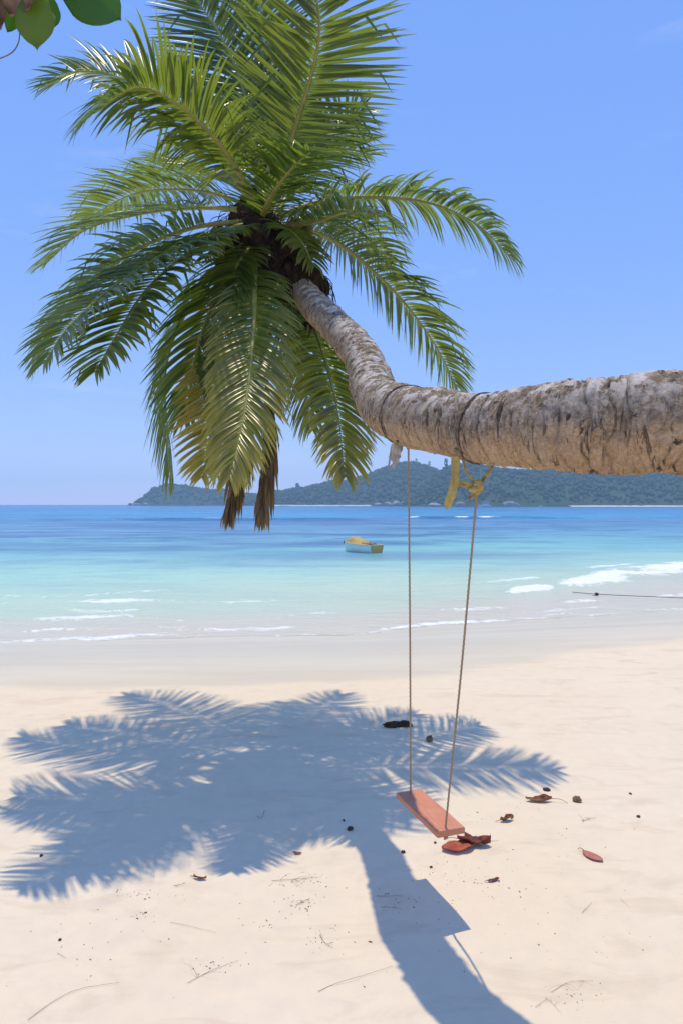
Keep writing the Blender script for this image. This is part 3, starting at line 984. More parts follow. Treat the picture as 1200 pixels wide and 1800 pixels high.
# fronds at the back of the crown
frond([(462, 340, 5.9), (490, 255, 6.7), (535, 225, 7.5), (570, 260, 8.0)], 0.50, 50, 0.1, tone=0.3, seed=18)
frond([(440, 350, 6.0), (385, 315, 6.8), (310, 305, 7.5), (240, 335, 7.8)], 0.50, 50, 0.05, tone=0.35, seed=19)
frond([(468, 340, 6.0), (462, 235, 6.8), (468, 150, 7.5), (480, 110, 7.9)], 0.54, 54, 0.1, tone=0.6, seed=20, droop=0.25, up=(0, -1, 0.4))
frond([(465, 345, 5.9), (478, 200, 6.2), (468, 60, 6.4), (435, -60, 6.5)], 0.56, 58, 0.1, tone=0.7, seed=21, droop=0.2, up=(0.1, -1, 0.3))
frond([(480, 355, 5.95), (545, 280, 6.2), (600, 215, 6.3), (640, 190, 6.3)], 0.44, 46, 0.2, tone=0.4, seed=22, droop=0.5, up=(0.3, -0.8, 0.5))
frond([(430, 360, 5.9), (345, 335, 6.2), (240, 340, 6.5), (150, 385, 6.7)], 0.46, 50, 0.05, tone=0.25, seed=23, droop=0.5)
frond([(495, 395, 5.9), (560, 390, 6.4), (635, 410, 6.8), (690, 460, 7.0)], 0.44, 46, 0.2, tone=0.3, seed=25, droop=0.8)
# short young fronds and a torn one over the heart of the crown
frond([(440, 415, 5.45), (415, 405, 5.1), (385, 420, 4.85), (360, 455, 4.7)], 0.22, 34, 0.1, tone=0.3, seed=31, droop=0.8, start=0.3)
frond([(450, 425, 5.4), (435, 440, 5.1), (412, 480, 4.95), (400, 540, 4.85)], 0.24, 34, 0.3, tone=0.45, seed=32, droop=0.8, start=0.35)
frond([(478, 405, 5.4), (500, 400, 5.1), (530, 425, 4.9), (552, 470, 4.8)], 0.22, 30, 0.35, tone=0.3, seed=33, droop=1.0, start=0.35)
# dead fronds hanging under the crown
frond([(440, 470, 5.5), (425, 620, 5.45), (430, 760, 5.0), (403, 905, 4.6)], 0.30, 70, 0.5, dead=True, seed=26, droop=1.2, start=0.45, label='dry brown dead frond tip, the left one of two hanging below the crown')
frond([(455, 470, 5.5), (465, 620, 5.5), (474, 770, 5.0), (460, 905, 4.6)], 0.30, 70, 0.5, dead=True, seed=27, droop=1.2, start=0.5, label='dry brown dead frond tip, the right one of two hanging below the crown')
frond([(430, 470, 5.2), (402, 600, 4.9), (378, 720, 4.6), (356, 842, 4.4)], 0.30, 50, 1.0, tone=0.9, seed=28, droop=0.5, label='small bright yellow dying frond low in the crown')
frond([(465, 415, 5.5), (500, 470, 5.45), (515, 560, 5.4), (505, 640, 5.4)], 0.34, 40, 0.2, tone=0.3, seed=29, droop=0.4, start=0.3)

# heart of the crown: fibrous sheaths, stalks, coconuts
ax_t = norm(P(455, 360, 5.95) - P(490, 455, 5.85))
hv = spline([P(532, 512, 5.42), P(500, 478, 5.66), P(456, 428, 5.85), P(442, 378, 6.0), P(444, 330, 6.05)], 60)
v, f = tube(hv, np.interp(np.linspace(0, 1, 60), [0, 0.2, 0.5, 0.8, 1], [0.11, 0.18, 0.23, 0.16, 0.04]), 56, cap=True)
cc = np.vstack([np.repeat(hv, 56, 0), hv[:1], hv[-1:]])
dv = v - cc
v = cc + dv * (1 + 0.75 * fbm(v[:, 0] * 15, v[:, 1] * 15, v[:, 2] * 7, 4, 301))[:, None]
mk('crown_heart', v, f, M['fibre'], palm)
r_ = np.random.default_rng(77)
for k in range(34):
    a = k * 2.4 if k < 12 else r_.uniform(-3.3, -0.4)
    c0 = hv[int(10 + 34 * r_.random())]
    side = np.array([math.cos(a), math.sin(a), 0])
    L = r_.uniform(0.30, 0.75)
    n1, n2 = 12, 7
    G = np.zeros((n1, n2, 3))
    w0 = r_.uniform(0.06, 0.13)
    tang = np.array([-side[1], side[0], 0])
    for i in range(n1):
        s = i / (n1 - 1)
        for j in range(n2):
            q = (j / (n2 - 1) - 0.5) * 2
            ww = w0 * (1 - 0.6 * s) * (1 + 0.3 * r_.normal() * s)
            G[i, j] = c0 + side * (0.17 + 0.22 * math.sin(s * 2.4) - 0.05 * q * q) + tang * (q * ww) + np.array([0, 0, 0.12 - L * s + 0.03 * r_.normal() * s])
    mk('leaf_sheath', G.reshape(-1, 3), grid_faces(n1, n2), M['fibre'], palm, loc=c0)
for k in range(12):
    a = r_.uniform(-2.9, 0.2)
    c0 = hv[int(10 + 36 * r_.random())]
    e = c0 + np.array([math.cos(a) * r_.uniform(0.25, 0.5), math.sin(a) * r_.uniform(0.25, 0.5), r_.uniform(-0.35, 0.12)])
    v, f = tube(spline([c0, (c0 + e) / 2 + [0, 0, 0.06], e], 10), np.linspace(0.012, 0.004, 10), 6)
    mk('dry_flower_stalk', v, f, M['rachis_dead'], palm, loc=c0)
pts = []
for k in range(420):
    a = r_.uniform(0, 6.28)
    c0 = hv[int(4 + 44 * r_.random())]
    side = np.array([math.cos(a), math.sin(a), 0]) * r_.uniform(0.15, 0.27)
    L = r_.uniform(0.10, 0.42)
    p0 = c0 + side
    pts.append(tube(spline([p0, p0 + side * 0.3 + [0, 0, -0.2 * L], p0 + side * 0.35 + [r_.normal() * 0.03, r_.normal() * 0.03, -L]], 6), np.linspace(0.004, 0.0015, 6), 4, cap=False))
v, f = join(pts)
o = mk('fibre_fringe', v, f, M['fibre'], palm)
o['kind'] = 'stuff'
nuts = [(512, 402, 5.36, 0.4), (532, 418, 5.44, 0.5), (513, 434, 5.22, 0.1), (549, 440, 5.42, 0.3), (540, 398, 5.5, 0.2), (380, 415, 5.4, 0.3), (392, 440, 5.35, -0.4)]
for k, (px, py, Y, tl) in enumerate(nuts):
    c0 = P(px, py, Y + DY)
    iv, if_ = ico(3)
    ang = np.arctan2(iv[:, 1], iv[:, 0])
    w = iv.copy()
    w[:, :2] *= (1 + 0.07 * np.cos(3 * ang + k))[:, None]
    zz = w[:, 2]
    w[:, :2] *= (1 - 0.18 * np.clip(-zz, 0, 1) ** 2)[:, None]
    w *= np.array([0.064, 0.064, 0.088]) * (0.85 + 0.08 * (k % 3))
    cs, sn = math.cos(tl), math.sin(tl)
    w = np.stack([w[:, 0] * cs + w[:, 2] * sn, w[:, 1], -w[:, 0] * sn + w[:, 2] * cs], 1)
    nt = mk('coconut', w + c0, if_, M['coconut'], palm, loc=c0)
    top = c0 + np.array([sn, 0, cs]) * 0.082
    v, f = lump(top, (0.042, 0.042, 0.018), 2, 0.35, k, 3)
    mk('calyx', v, f, M['calyx'], nt, loc=top)
    g0 = hv[18]
    v, f = tube(spline([top, (top + g0) / 2 + [0, 0, 0.05], g0], 10), np.linspace(0.008, 0.018, 10), 6)
    mk('stalk', v, f, M['rachis'], nt, loc=top)

#SWING
# ------------------------------------------------------------------ the swing
def seat_pt(px, py, z):
    Y = (EYE - z) * F / (py - 886)
    return np.array([(px - 600) / F * Y, Y, z])


ZS = 0.448
A_, B_, C_, D_ = seat_pt(695, 1393, ZS), seat_pt(740, 1387, ZS), seat_pt(817, 1453, ZS), seat_pt(768, 1463, ZS)
sc_ = (A_ + B_ + C_ + D_) / 4
lx = norm((D_ - A_) + (C_ - B_))
ly = np.array([-lx[1], lx[0], 0])
hl, hw, hz = 0.232, 0.076, 0.0155
swing = empty('rope_swing', (sc_[0], sc_[1], ZS - 0.031))
tag(swing, 'red board swing hanging on two ropes from the leaning palm trunk', 'swing')
# plank with eased edges and end grain
n = 28
pr = []
ch = 0.004
for (a, z) in ((-hw + ch, -hz), (hw - ch, -hz), (hw, -hz + ch), (hw, hz - ch), (hw - ch, hz), (-hw + ch, hz), (-hw, hz - ch), (-hw, -hz + ch)):
    pr.append((a, z))
V = []
for i in range(n):
    s = -hl + 2 * hl * i / (n - 1)
    k = 1.0 if 0 < i < n - 1 else 0.985
    for (a, z) in pr:
        V.append(sc_ + lx * s + ly * (a * k + 0.0012 * math.sin(s * 21)) + np.array([0, 0, z * k - hz + 0.0008 * math.sin(s * 13 + a * 30)]))
f = [list(q) for q in grid_faces(n, 8, True)] + [list(range(7, -1, -1)), list(range((n - 1) * 8, n * 8))]
seat = mk('seat', np.array(V), f, M['seat'], swing, smooth=False, loc=sc_)


def rope(path, r=0.0042, n=220, twist=260.0, strands=3):
    c = spline(path, n)
    seg = 10
    t, u, b = frames(c, (1, 0, 0))
    L = np.concatenate([[0], np.cumsum(np.linalg.norm(np.diff(c, axis=0), axis=1))])
    th = np.linspace(0, 2 * np.pi, seg, endpoint=False)
    A = th[None] + 0 * L[:, None]
    rr = r * (1 + 0.18 * np.cos(strands * A - twist * L[:, None]))
    v = c[:, None] + rr[..., None] * (np.cos(A)[..., None] * u[:, None] + np.sin(A)[..., None] * b[:, None])
    return v.reshape(-1, 3), grid_faces(n, seg, True)


e1 = sc_ - lx * (hl - 0.022)
e2 = sc_ + lx * (hl - 0.022)
top1 = P(717, 783, 3.31)
k2 = P(838, 858, 2.93)
v, f = rope([e1 + [0, 0, -0.034], e1 + [0, 0, 0.01], e1 * 0.5 + top1 * 0.5 + [0.002, 0, 0], top1 + [0, 0, 0.02]], 0.0046, 520)
mk('rope', v, f, M['rope'], swing)
e2b = e2 + ly * (-0.018)
v, f = rope([e2b + [0, 0, -0.034], e2b + [0, 0, 0.01], e2b * 0.5 + k2 * 0.5 + [0.006, 0.01, 0], k2 + [0, 0, 0.005]], 0.0046, 520)
mk('rope', v, f, M['rope'], swing)
for e in (e1, e2b):
    parts = []
    parts.append(lump(e + [0, 0, -0.043], (0.012, 0.012, 0.011), 2, 0.3, 3))
    v, f = join(parts)
    mk('rope_knot', v, f, M['rope'], swing, loc=e)
v, f = tube(spline([top1 + [0, 0, 0.03], top1 + [0, 0, 0.0], top1 + [0.0, 0, -0.022]], 8), [0.034, 0.032, 0.028, 0.022, 0.018, 0.014, 0.010, 0.006], 12)
v = v + 0.004 * np.stack([vn(v[:, 0] * 90, v[:, 1] * 90, v[:, 2] * 90, s) for s in (1, 2, 3)], 1)
mk('rope_knot', v, f, M['rope'], swing, loc=top1)


def ribbon(path, width, wdir, seed, fray=0.0, thick=0.0035, n=30, m=7):
    c = spline(path, n)
    t = tangents(c)
    wd = norm(np.asarray(wdir, float))
    V = []
    s = np.linspace(0, 1, n)
    w = np.interp(s, np.linspace(0, 1, len(np.atleast_1d(width))), np.atleast_1d(width)) if np.ndim(width) else np.full(n, width)
    q = np.linspace(-1, 1, m)
    e = norm(wd[None] - t * (t @ wd)[:, None])
    nn = np.cross(t, e)
    top, bot = [], []
    for i in range(n):
        jag = 1 + 0.10 * vn(s[i] * 14, q * 0 + np.sign(q) * 3, 0, seed)
        cen = c[i][None] + e[i][None] * (q * w[i] * 0.5 * jag)[:, None] + nn[i][None] * (0.006 * vn(q * 2.2, s[i] * 7, 0, seed + 1) + 0.004 * q * q)[:, None]
        cen = cen + t[i][None] * (fray * s[i] ** 6 * vn(q * 6, 0.5, 0, seed + 2))[:, None]
        top.append(cen + nn[i] * thick * 0.5)
        bot.append(cen - nn[i] * thick * 0.5)
    v = np.vstack([np.array(top).reshape(-1, 3), np.array(bot).reshape(-1, 3)])
    f1 = grid_faces(n, m)
    k = n * m
    f = [list(a) for a in f1] + [list(a[::-1] + k) for a in f1]
    for i in range(n - 1):
        f.append([i * m, (i + 1) * m, (i + 1) * m + k, i * m + k])
        f.append([i * m + m - 1, i * m + m - 1 + k, (i + 1) * m + m - 1 + k, (i + 1) * m + m - 1])
    for j in range(m - 1):
        f.append([j, j + k, j + 1 + k, j + 1])
        a = (n - 1) * m
        f.append([a + j, a + j + 1, a + j + 1 + k, a + j + k])
    return v, f


Yk = 2.90
v, f = ribbon([P(799, 800, Yk), P(799, 822, Yk), P(797, 850, Yk - 0.01), P(791, 872, Yk - 0.01), P(785, 889, Yk)], [0.036, 0.036, 0.038, 0.040, 0.034], (1, 0.2, 0), 41, 0.02)
mk('strap_end', v, f, M['strap'], swing)['label'] = 'frayed yellow strap end hanging down'
v, f = ribbon([P(799, 852, Yk + 0.004), P(812, 850, Yk + 0.012), P(824, 855, Yk + 0.015), P(836, 858, Yk + 0.02)], [0.020, 0.026, 0.030, 0.026], (0, 0.1, 1), 43)
mk('strap_link', v, f, M['strap'], swing)
v, f = ribbon([P(838, 852, Yk + 0.02), P(836, 864, Yk + 0.015), P(831, 872, Yk + 0.01), P(822, 878, Yk)], [0.018, 0.030, 0.026, 0.008], (1, 0.2, 0.3), 45, 0.02)
mk('strap_tail', v, f, M['strap'], swing)
v, f = ribbon([P(811, 800, Yk + 0.03), P(816, 822, Yk + 0.03), P(826, 840, Yk + 0.03), P(837, 856, Yk + 0.03)], 0.011, (1, 0, 0.4), 47)
mk('strap_loop', v, f, M['strap'], swing)
v, f = ribbon([P(870, 806, Yk + 0.10), P(860, 826, Yk + 0.08), P(850, 840, Yk + 0.06), P(840, 855, Yk + 0.035)], 0.014, (1, 0, -0.4), 49)
mk('strap_loop', v, f, M['strap'], swing)
parts = [lump(P(838, 856, Yk + 0.025), (0.026, 0.022, 0.026), 3, 0.35, 51, 2.5), lump(P(831, 861, Yk + 0.01), (0.020, 0.016, 0.014), 3, 0.35, 52, 2.5), lump(P(840, 848, Yk + 0.02), (0.018, 0.016, 0.012), 3, 0.4, 53, 2.5)]
v, f = join(parts)
mk('strap_knot', v, f, M['strap'], swing)
v, f = ribbon([P(701, 770, 3.36), P(697, 785, 3.34), P(693, 800, 3.33), P(689, 818, 3.32)], [0.03, 0.055, 0.062, 0.04], (1, 0.3, 0), 55, 0.05, m=13)
mk('strap_end', v, f, M['strap_white'], swing)['label'] = 'frayed whitish strap end beside the left rope'
# the straps pass round the trunk
def wrap(pxc, w, mat, name, seed):
    i = int(np.argmin(np.abs(ctr[:, 0] / ctr[:, 1] * F + 600 - pxc) + (arc < 2.0) * 1e6))
    a = np.linspace(0, 2 * np.pi, 90, endpoint=False)
    rows = []
    for q in (-0.5, 0.5):
        j = i + int(q * w / (arc[1] - arc[0]))
        dd = disp[j][(np.round(a / (2 * np.pi) * NT_).astype(int)) % NT_]
        rows.append(ctr[j] + (rad[j] + np.maximum(dd, 0) + 0.0045 + 0.0015 * np.sin(a * 5 + seed * 9))[:, None] * (np.cos(a)[:, None] * u[j] + np.sin(a)[:, None] * b[j]) + t[j] * (0.012 * np.sin(a + seed))[:, None])
    inner = [r - 0.006 * norm(r - ctr[i]) for r in rows]
    V = np.vstack([rows[0], rows[1], inner[1], inner[0]])
    n = 90
    f = []
    for p_ in range(4):
        for k in range(n):
            f.append([p_ * n + k, p_ * n + (k + 1) % n, ((p_ + 1) % 4) * n + (k + 1) % n, ((p_ + 1) % 4) * n + k])
    return mk(name, V, f, mat, swing)


t, u, b = frames(ctr)
M['old_strap'] = simple_mat('weathered_dark_strap', (0.05, 0.036, 0.027), (0.24, 0.18, 0.125), 45, 0.9, 0.1, 0.6)
wrap(716, 0.013, M['old_strap'], 'trunk_tie', 0.3)
wrap(846, 0.015, M['old_strap'], 'trunk_tie', 1.2)
#REST
# ------------------------------------------------------------------ finding the sand under a line of sight
def on_sand(x, y):
    """height of the modelled sand at (x, y)"""
    i = min(max(int(np.searchsorted(ax, x)) - 1, 0), len(ax) - 2)
    j = min(max(int(np.searchsorted(ay, y)) - 1, 0), len(ay) - 2)
    fx = (x - ax[i]) / (ax[i + 1] - ax[i])
    fy = (y - ay[j]) / (ay[j + 1] - ay[j])
    return float((gz[j, i] * (1 - fx) + gz[j, i + 1] * fx) * (1 - fy) + (gz[j + 1, i] * (1 - fx) + gz[j + 1, i + 1] * fx) * fy)


def ground(px, py, lift=0.0):
    lo, hi = 1.5, 60.0
    for _ in range(36):
        mid = 0.5 * (lo + hi)
        p = P(px, py, mid)
        if p[2] > on_sand(p[0], mid):
            lo = mid
        else:
            hi = mid
    p = P(px, py, lo)
    return np.array([p[0], lo, on_sand(p[0], lo) + lift])


# ------------------------------------------------------------------ boats
M['hull_mint'] = simple_mat('mint_hull_paint', (0.70, 0.82, 0.72), (0.78, 0.88, 0.78), 4, 0.45, 0.4, 0.1)
M['hull_tan'] = simple_mat('tan_transom_paint', (0.52, 0.37, 0.10), (0.62, 0.46, 0.17), 4, 0.55, 0.35, 0.1)
M['rim'] = simple_mat('cream_gunwale', (0.70, 0.56, 0.30), (0.80, 0.66, 0.40), 6, 0.5, 0.3, 0.1)
M['cover'] = simple_mat('mustard_tarpaulin', (0.48, 0.31, 0.07), (0.60, 0.43, 0.14), 5, 0.6, 0.3, 0.4, 0.02)
M['dark'] = simple_mat('dark_rubber', (0.015, 0.015, 0.016), (0.04, 0.038, 0.036), 20, 0.6, 0.3, 0.2)
M['white_paint'] = simple_mat('white_boat_paint', (0.66, 0.67, 0.68), (0.80, 0.80, 0.80), 2, 0.4, 0.4, 0.05)
M['glass_dark'] = simple_mat('cabin_window', (0.03, 0.035, 0.045), (0.05, 0.06, 0.07), 4, 0.12, 0.5, 0.0)
M['wood_trim'] = simple_mat('thwart_wood', (0.28, 0.19, 0.10), (0.40, 0.29, 0.16), 9, 0.7, 0.2, 0.2)


def hull_sections(L, W, H, n=24, m=13, inset=0.0):
    """dinghy hull, x forward (bow at +L/2), z up from the waterline"""
    rows = []
    for i in range(n):
        s = i / (n - 1)                       # 0 stern .. 1 bow
        x = -L / 2 + L * s
        wd = W / 2 * (1 - max(0, (s - 0.35) / 0.65) ** 2.4) * (0.92 + 0.08 * math.sin(min(1, s * 2.5) * 1.57)) - inset
        wd = max(wd, 0.012)
        sheer = H * (1 + 0.30 * s ** 2.2)
        keel = -0.16 + 0.25 * max(0, (s - 0.75) / 0.25) ** 2 + inset
        row = []
        for j in range(m):
            a = j / (m - 1) * 2 - 1
            b_ = abs(a)
            y = wd * math.copysign(min(1, (b_ * 1.18) ** 0.62) if b_ < 0.85 else 1.0 + 0.02 * (b_ - 0.85) / 0.15, a)
            z = keel + (sheer - keel) * b_ ** 2.1
            row.append((x + 0.10 * s ** 4 * b_, y, z))
        rows.append(row)
    return np.array(rows)


def xf(v, org, ang):
    v = np.asarray(v, float).reshape(-1, 3)
    c, s = math.cos(ang), math.sin(ang)
    return np.stack([v[:, 0] * c - v[:, 1] * s + org[0], v[:, 0] * s + v[:, 1] * c + org[1], v[:, 2] + org[2]], 1)


bo = P(634, 970, 35.6)
bo[2] = WATER
ba = R(132)
boat = empty('dinghy', bo)
tag(boat, 'small mint and tan dinghy with a mustard cover moored in the shallows', 'boat')
Lb, Wb, Hb = 2.35, 0.98, 0.40
h1 = hull_sections(Lb, Wb, Hb)
h2 = hull_sections(Lb - 0.06, Wb, Hb, inset=0.035)
n_, m_ = h1.shape[:2]
f1 = grid_faces(n_, m_)
V = np.vstack([h1.reshape(-1, 3), h2.reshape(-1, 3) + [0.0, 0, 0.0]])
k = n_ * m_
F_ = [list(q) for q in f1] + [list(q[::-1] + k) for q in f1]
mk('hull', xf(V, bo, ba), F_, M['hull_mint'], boat)
st_ = h1[0]
tr = np.vstack([st_ + [-0.004, 0, 0], st_ * [1, 0.96, 1] + [0.035, 0, 0]])
mk('transom', xf(tr, bo, ba), [list(range(m_)), list(range(2 * m_ - 1, m_ - 1, -1))] + [[i, i + 1, m_ + i + 1, m_ + i] for i in range(m_ - 1)], M['hull_tan'], boat, smooth=False)
# lower quarter patch of tan paint on the side near the stern
gp = []
for side in (0, m_ - 1):
    pth = h1[:, side] + [0, 0, 0.012]
    v, f = tube(spline(pth, 60), 0.026, 8)
    gp.append((v, f))
v, f = tube(np.array([h1[0, 0] + [0, 0, .012], h1[0, m_ // 2] * [1, 1, 0] + [0, 0, Hb + 0.008], h1[0, -1] + [0, 0, .012]]), 0.024, 8)
gp.append((v, f))
v, f = join(gp)
mk('gunwale', xf(v, bo, ba), f, M['rim'], boat)
# tarpaulin mound over the forward two thirds
rows = []
for i in range(18):
    s = 0.30 + 0.70 * i / 17
    x = -Lb / 2 + Lb * s
    wd = Wb / 2 * (1 - max(0, (s - 0.35) / 0.65) ** 2.4) * 0.97
    wd = max(wd, 0.02)
    top = 0.34 * math.sin(min(1, (s - 0.30) / 0.70 * 1.0) * math.pi) ** 0.8
    row = []
    for j in range(13):
        a = -1 + 2 * j / 12
        z = Hb * (1 + 0.30 * s ** 2.2) + 0.01 + top * (1 - a * a) ** 0.8 + 0.012 * vn(s * 9, a * 4, 0, 88)
        row.append((x, wd * a, z))
    rows.append(row)
mk('tarpaulin', xf(np.array(rows), bo, ba), grid_faces(18, 13), M['cover'], boat)
v, f = box((-0.62, 0, Hb * 0.72), (0.09, 0, 0), (0, Wb * 0.43, 0), (0, 0, 0.015))
mk('thwart', xf(v, bo, ba), f, M['wood_trim'], boat, smooth=False)
for yy_, a0 in ((0.16, 0.25), (-0.18, -0.15)):
    v, f = tube([(-0.95, yy_, Hb + 0.06), (-0.35, yy_ + a0 * 0.4, Hb + 0.10), (0.15, yy_ + a0 * 0.6, Hb + 0.12)], 0.02, 7)
    mk('oar', xf(v, bo, ba), f, M['wood_trim'], boat)
v, f = lump((Lb / 2 + 0.08, 0, Hb * 1.2), (0.07, 0.06, 0.10), 2, 0.15, 5)
mk('bow_fender', xf(v, bo, ba), f, M['dark'], boat)

# motor boat in front of the far shore
mo = P(851, 890, 600)
mo[2] = WATER
mb = empty('motor_boat', mo)
tag(mb, 'tiny white motor boat moored off the far shore beside the right swing rope', 'boat')
hh = hull_sections(11, 3.2, 1.6, 20, 11)
v = hh.reshape(-1, 3)
f = [list(q) for q in grid_faces(20, 11)] + [list(range(11))]
f += [[i * 11, i * 11 + 10, (i + 1) * 11 + 10, (i + 1) * 11] for i in range(19)]
ma = R(172)
mk('hull', xf(v, mo, ma), f, M['white_paint'], mb, smooth=False)
v, f = box((-0.6, 0, 2.5), (2.6, 0, 0), (0, 1.15, 0), (0, 0, 0.9))
v[:, 0] -= np.where(v[:, 2] > 2.6, np.where(v[:, 0] > 0, 0.9, 0), 0)
cab = mk('cabin', xf(v, mo, ma), f, M['white_paint'], mb, smooth=False)
for yy_ in (-1.17, 1.17):
    for xx in (-2.2, -0.7, 0.7):
        v, f = box((xx, yy_, 2.7), (0.55, 0, 0), (0, 0.03, 0), (0, 0, 0.32))
        mk('window', xf(v, mo, ma), f, M['glass_dark'], cab, smooth=False)
v, f = box((-1.0, 0, 4.3), (2.0, 0, 0), (0, 1.2, 0), (0, 0, 0.07))
mk('canopy_top', xf(v, mo, ma), f, M['white_paint'], mb, smooth=False)
for xx in (-2.7, 0.5):
    for yy_ in (-1.0, 1.0):
        v, f = tube([(xx, yy_, 3.3), (xx, yy_, 4.3)], 0.06, 6)
        mk('canopy_post', xf(v, mo, ma), f, M['white_paint'], mb)
v, f = tube([(-0.5, 0, 4.3), (-0.6, 0, 6.2)], 0.05, 6)
mk('mast', xf(v, mo, ma), f, M['white_paint'], mb)

so = P(949, 890, 590)
so[2] = WATER
sb = empty('skiff', so)
tag(sb, 'speck of a white open boat off the far shore right of the motor boat', 'boat')
hh = hull_sections(3.6, 1.4, 0.8, 14, 9)
f = [list(q) for q in grid_faces(14, 9)] + [list(range(9))]
mk('hull', xf(hh, so, R(200)), f, M['white_paint'], sb, smooth=False)
v, f = box((-0.3, 0, 0.7), (0.5, 0, 0), (0, 0.5, 0), (0, 0, 0.35))
mk('console', xf(v, so, R(200)), f, M['white_paint'], sb, smooth=False)

# mooring line stretched along the wet sand
ml = empty('mooring_line', (6.9, 18.6, WATER))
tag(ml, 'thin dark mooring line with a small float crossing the wet sand', 'rope')
def surf_pt(px, py, lift):
    g = ground(px, py, lift)
    if g[2] < WATER + lift:
        Y = (EYE - WATER) * F / (py - 886)
        g = np.array([(px - 600) / F * Y, Y, WATER + lift])
    return g


pp = [surf_pt(1005, 1042, 0.02), surf_pt(1025, 1044.5, 0.03), surf_pt(1046, 1047.5, 0.05), surf_pt(1100, 1051, 0.06), surf_pt(1160, 1053.5, 0.06), surf_pt(1230, 1056, 0.05), surf_pt(1300, 1059, 0.03)]
v, f = tube(spline(pp, 120), 0.008, 6)
mk('line', v, f, M['dark'], ml)
c0 = surf_pt(1048, 1047, 0.06)
v, f = lump(c0 - [0, 0, 0.02], (0.055, 0.05, 0.05), 2, 0.2, 4)
mk('float', v, f, M['dark'], ml, loc=c0)
v, f = lump(c0 + [-0.10, -0.05, -0.06], (0.05, 0.02, 0.02), 2, 0.3, 6)
mk('loose_end', v, f, M['dark'], ml, loc=c0)

# ------------------------------------------------------------------ leaves overhanging the top left corner
M['broad_leaf'] = mat_leaf('almond_leaf', (0.05, 0.115, 0.02), (0.10, 0.19, 0.03), (0.30, 0.52, 0.05), (0.34, 0.40, 0.03), 0.6, 0.4)
M['dry_leaf'] = simple_mat('dry_curled_leaf', (0.09, 0.05, 0.03), (0.26, 0.17, 0.10), 30, 0.8, 0.15, 0.5)
M['twig'] = simple_mat('twig_bark', (0.12, 0.09, 0.06), (0.26, 0.20, 0.14), 60, 0.85, 0.1, 0.5)


def broad_leaf(base, tip, width, nrm, cup, seed, mat, parent, name='leaf', age=0.1, tone=0.5, jag=0.06, n=16, m=9, bite=0.0):
    base, tip = np.asarray(base, float), np.asarray(tip, float)
    ax_ = tip - base
    L = np.linalg.norm(ax_)
    t_ = ax_ / L
    e = norm(np.cross(t_, nrm))
    nn = np.cross(e, t_)
    V, al = [], []
    for i in range(n):
        s = i / (n - 1)
        # widest beyond the middle, blunt tip
        w = width * 0.5 * (math.sin(math.pi * min(1, (0.03 + 0.97 * s) ** 1.35)) ** 0.75 * 0.98 + 0.02)
        for j in range(m):
            q = -1 + 2 * j / (m - 1)
            ed = 1 + jag * vn(s * 7, np.sign(q) * 4.0, 0, seed) - bite * max(0, float(vn(s * 3 + 5, np.sign(q) * 2.0, 0, seed + 9)))
            p = base + ax_ * s + e * (q * w * ed) + nn * (cup * L * (q * q * 0.35 - 0.8 * s * s + 0.10 * float(vn(s * 4, q * 2.2, 0, seed + 1))) - 0.012 * L * math.exp(-(q / 0.12) ** 2))
            V.append(p)
            al.append(s)
    k = n * m
    o = mk(name, np.array(V), grid_faces(n, m), mat, parent, loc=base,
           attrs={'tone': np.full(k, tone), 'along': np.array(al) * 0.8, 'age': np.full(k, age)})
    md = o.modifiers.new('thickness', 'SOLIDIFY')
    md.thickness = 0.0012
    return o


br_ = empty('overhanging_branch', P(-90, -150, 1.9))
tag(br_, 'branch with broad green leaves hanging into the top left corner', 'branch')
v, f = tube(spline([P(-500, -420, 2.3), P(-240, -220, 2.0), P(-60, -70, 1.9), P(40, -12, 1.9), P(90, -30, 1.92), P(200, -70, 2.0)], 40), np.interp(np.linspace(0, 1, 40), [0, 1], [0.03, 0.006]), 8)
mk('twig', v, f, M['twig'], br_)
v, f = tube(spline([P(54, -5, 1.9), P(54, 34, 1.88), P(44, 36, 1.87), P(36, 55, 1.86), P(33, 75, 1.85), P(22, 92, 1.84), P(0, 103, 1.83), P(-30, 112, 1.82)], 40), 0.0016, 6)
mk('tendril', v, f, M['twig'], br_)
Z_ = (0.1, -1, -0.25)
broad_leaf(P(60, -25, 1.88), P(62, 78, 1.84), 0.105, (0.1, -1, 0.1), 0.10, 61, M['broad_leaf'], br_, age=0.55, tone=1.0, jag=0.10)['label'] = 'yellow-green pointed leaf lit through by the sun'
broad_leaf(P(40, -15, 1.92), P(15, 55, 1.9), 0.045, (0.8, -0.6, 0), 0.05, 62, M['broad_leaf'], br_, tone=0.3, jag=0.12)
broad_leaf(P(72, -30, 1.95), P(98, 45, 1.97), 0.065, (0.7, -0.7, 0.1), 0.08, 63, M['broad_leaf'], br_, tone=0.1)
broad_leaf(P(95, -60, 1.98), P(208, 30, 1.90), 0.150, (0.1, -1, -0.35), 0.05, 64, M['broad_leaf'], br_, tone=0.35, jag=0.05)['label'] = 'large dark green leaf cut by the top edge'
broad_leaf(P(110, -100, 2.0), P(185, -5, 1.96), 0.16, (0, -1, -0.3), 0.05, 65, M['broad_leaf'], br_, tone=0.4)
broad_leaf(P(52, -40, 1.86), P(10, 14, 1.85), 0.10, (0.2, -1, 0.3), 0.35, 66, M['dry_leaf'], br_, jag=0.2)['label'] = 'shrivelled brown leaf'
broad_leaf(P(-5, -30, 1.87), P(2, 38, 1.86), 0.03, (0.5, -1, 0.3), 0.35, 67, M['dry_leaf'], br_, jag=0.2)

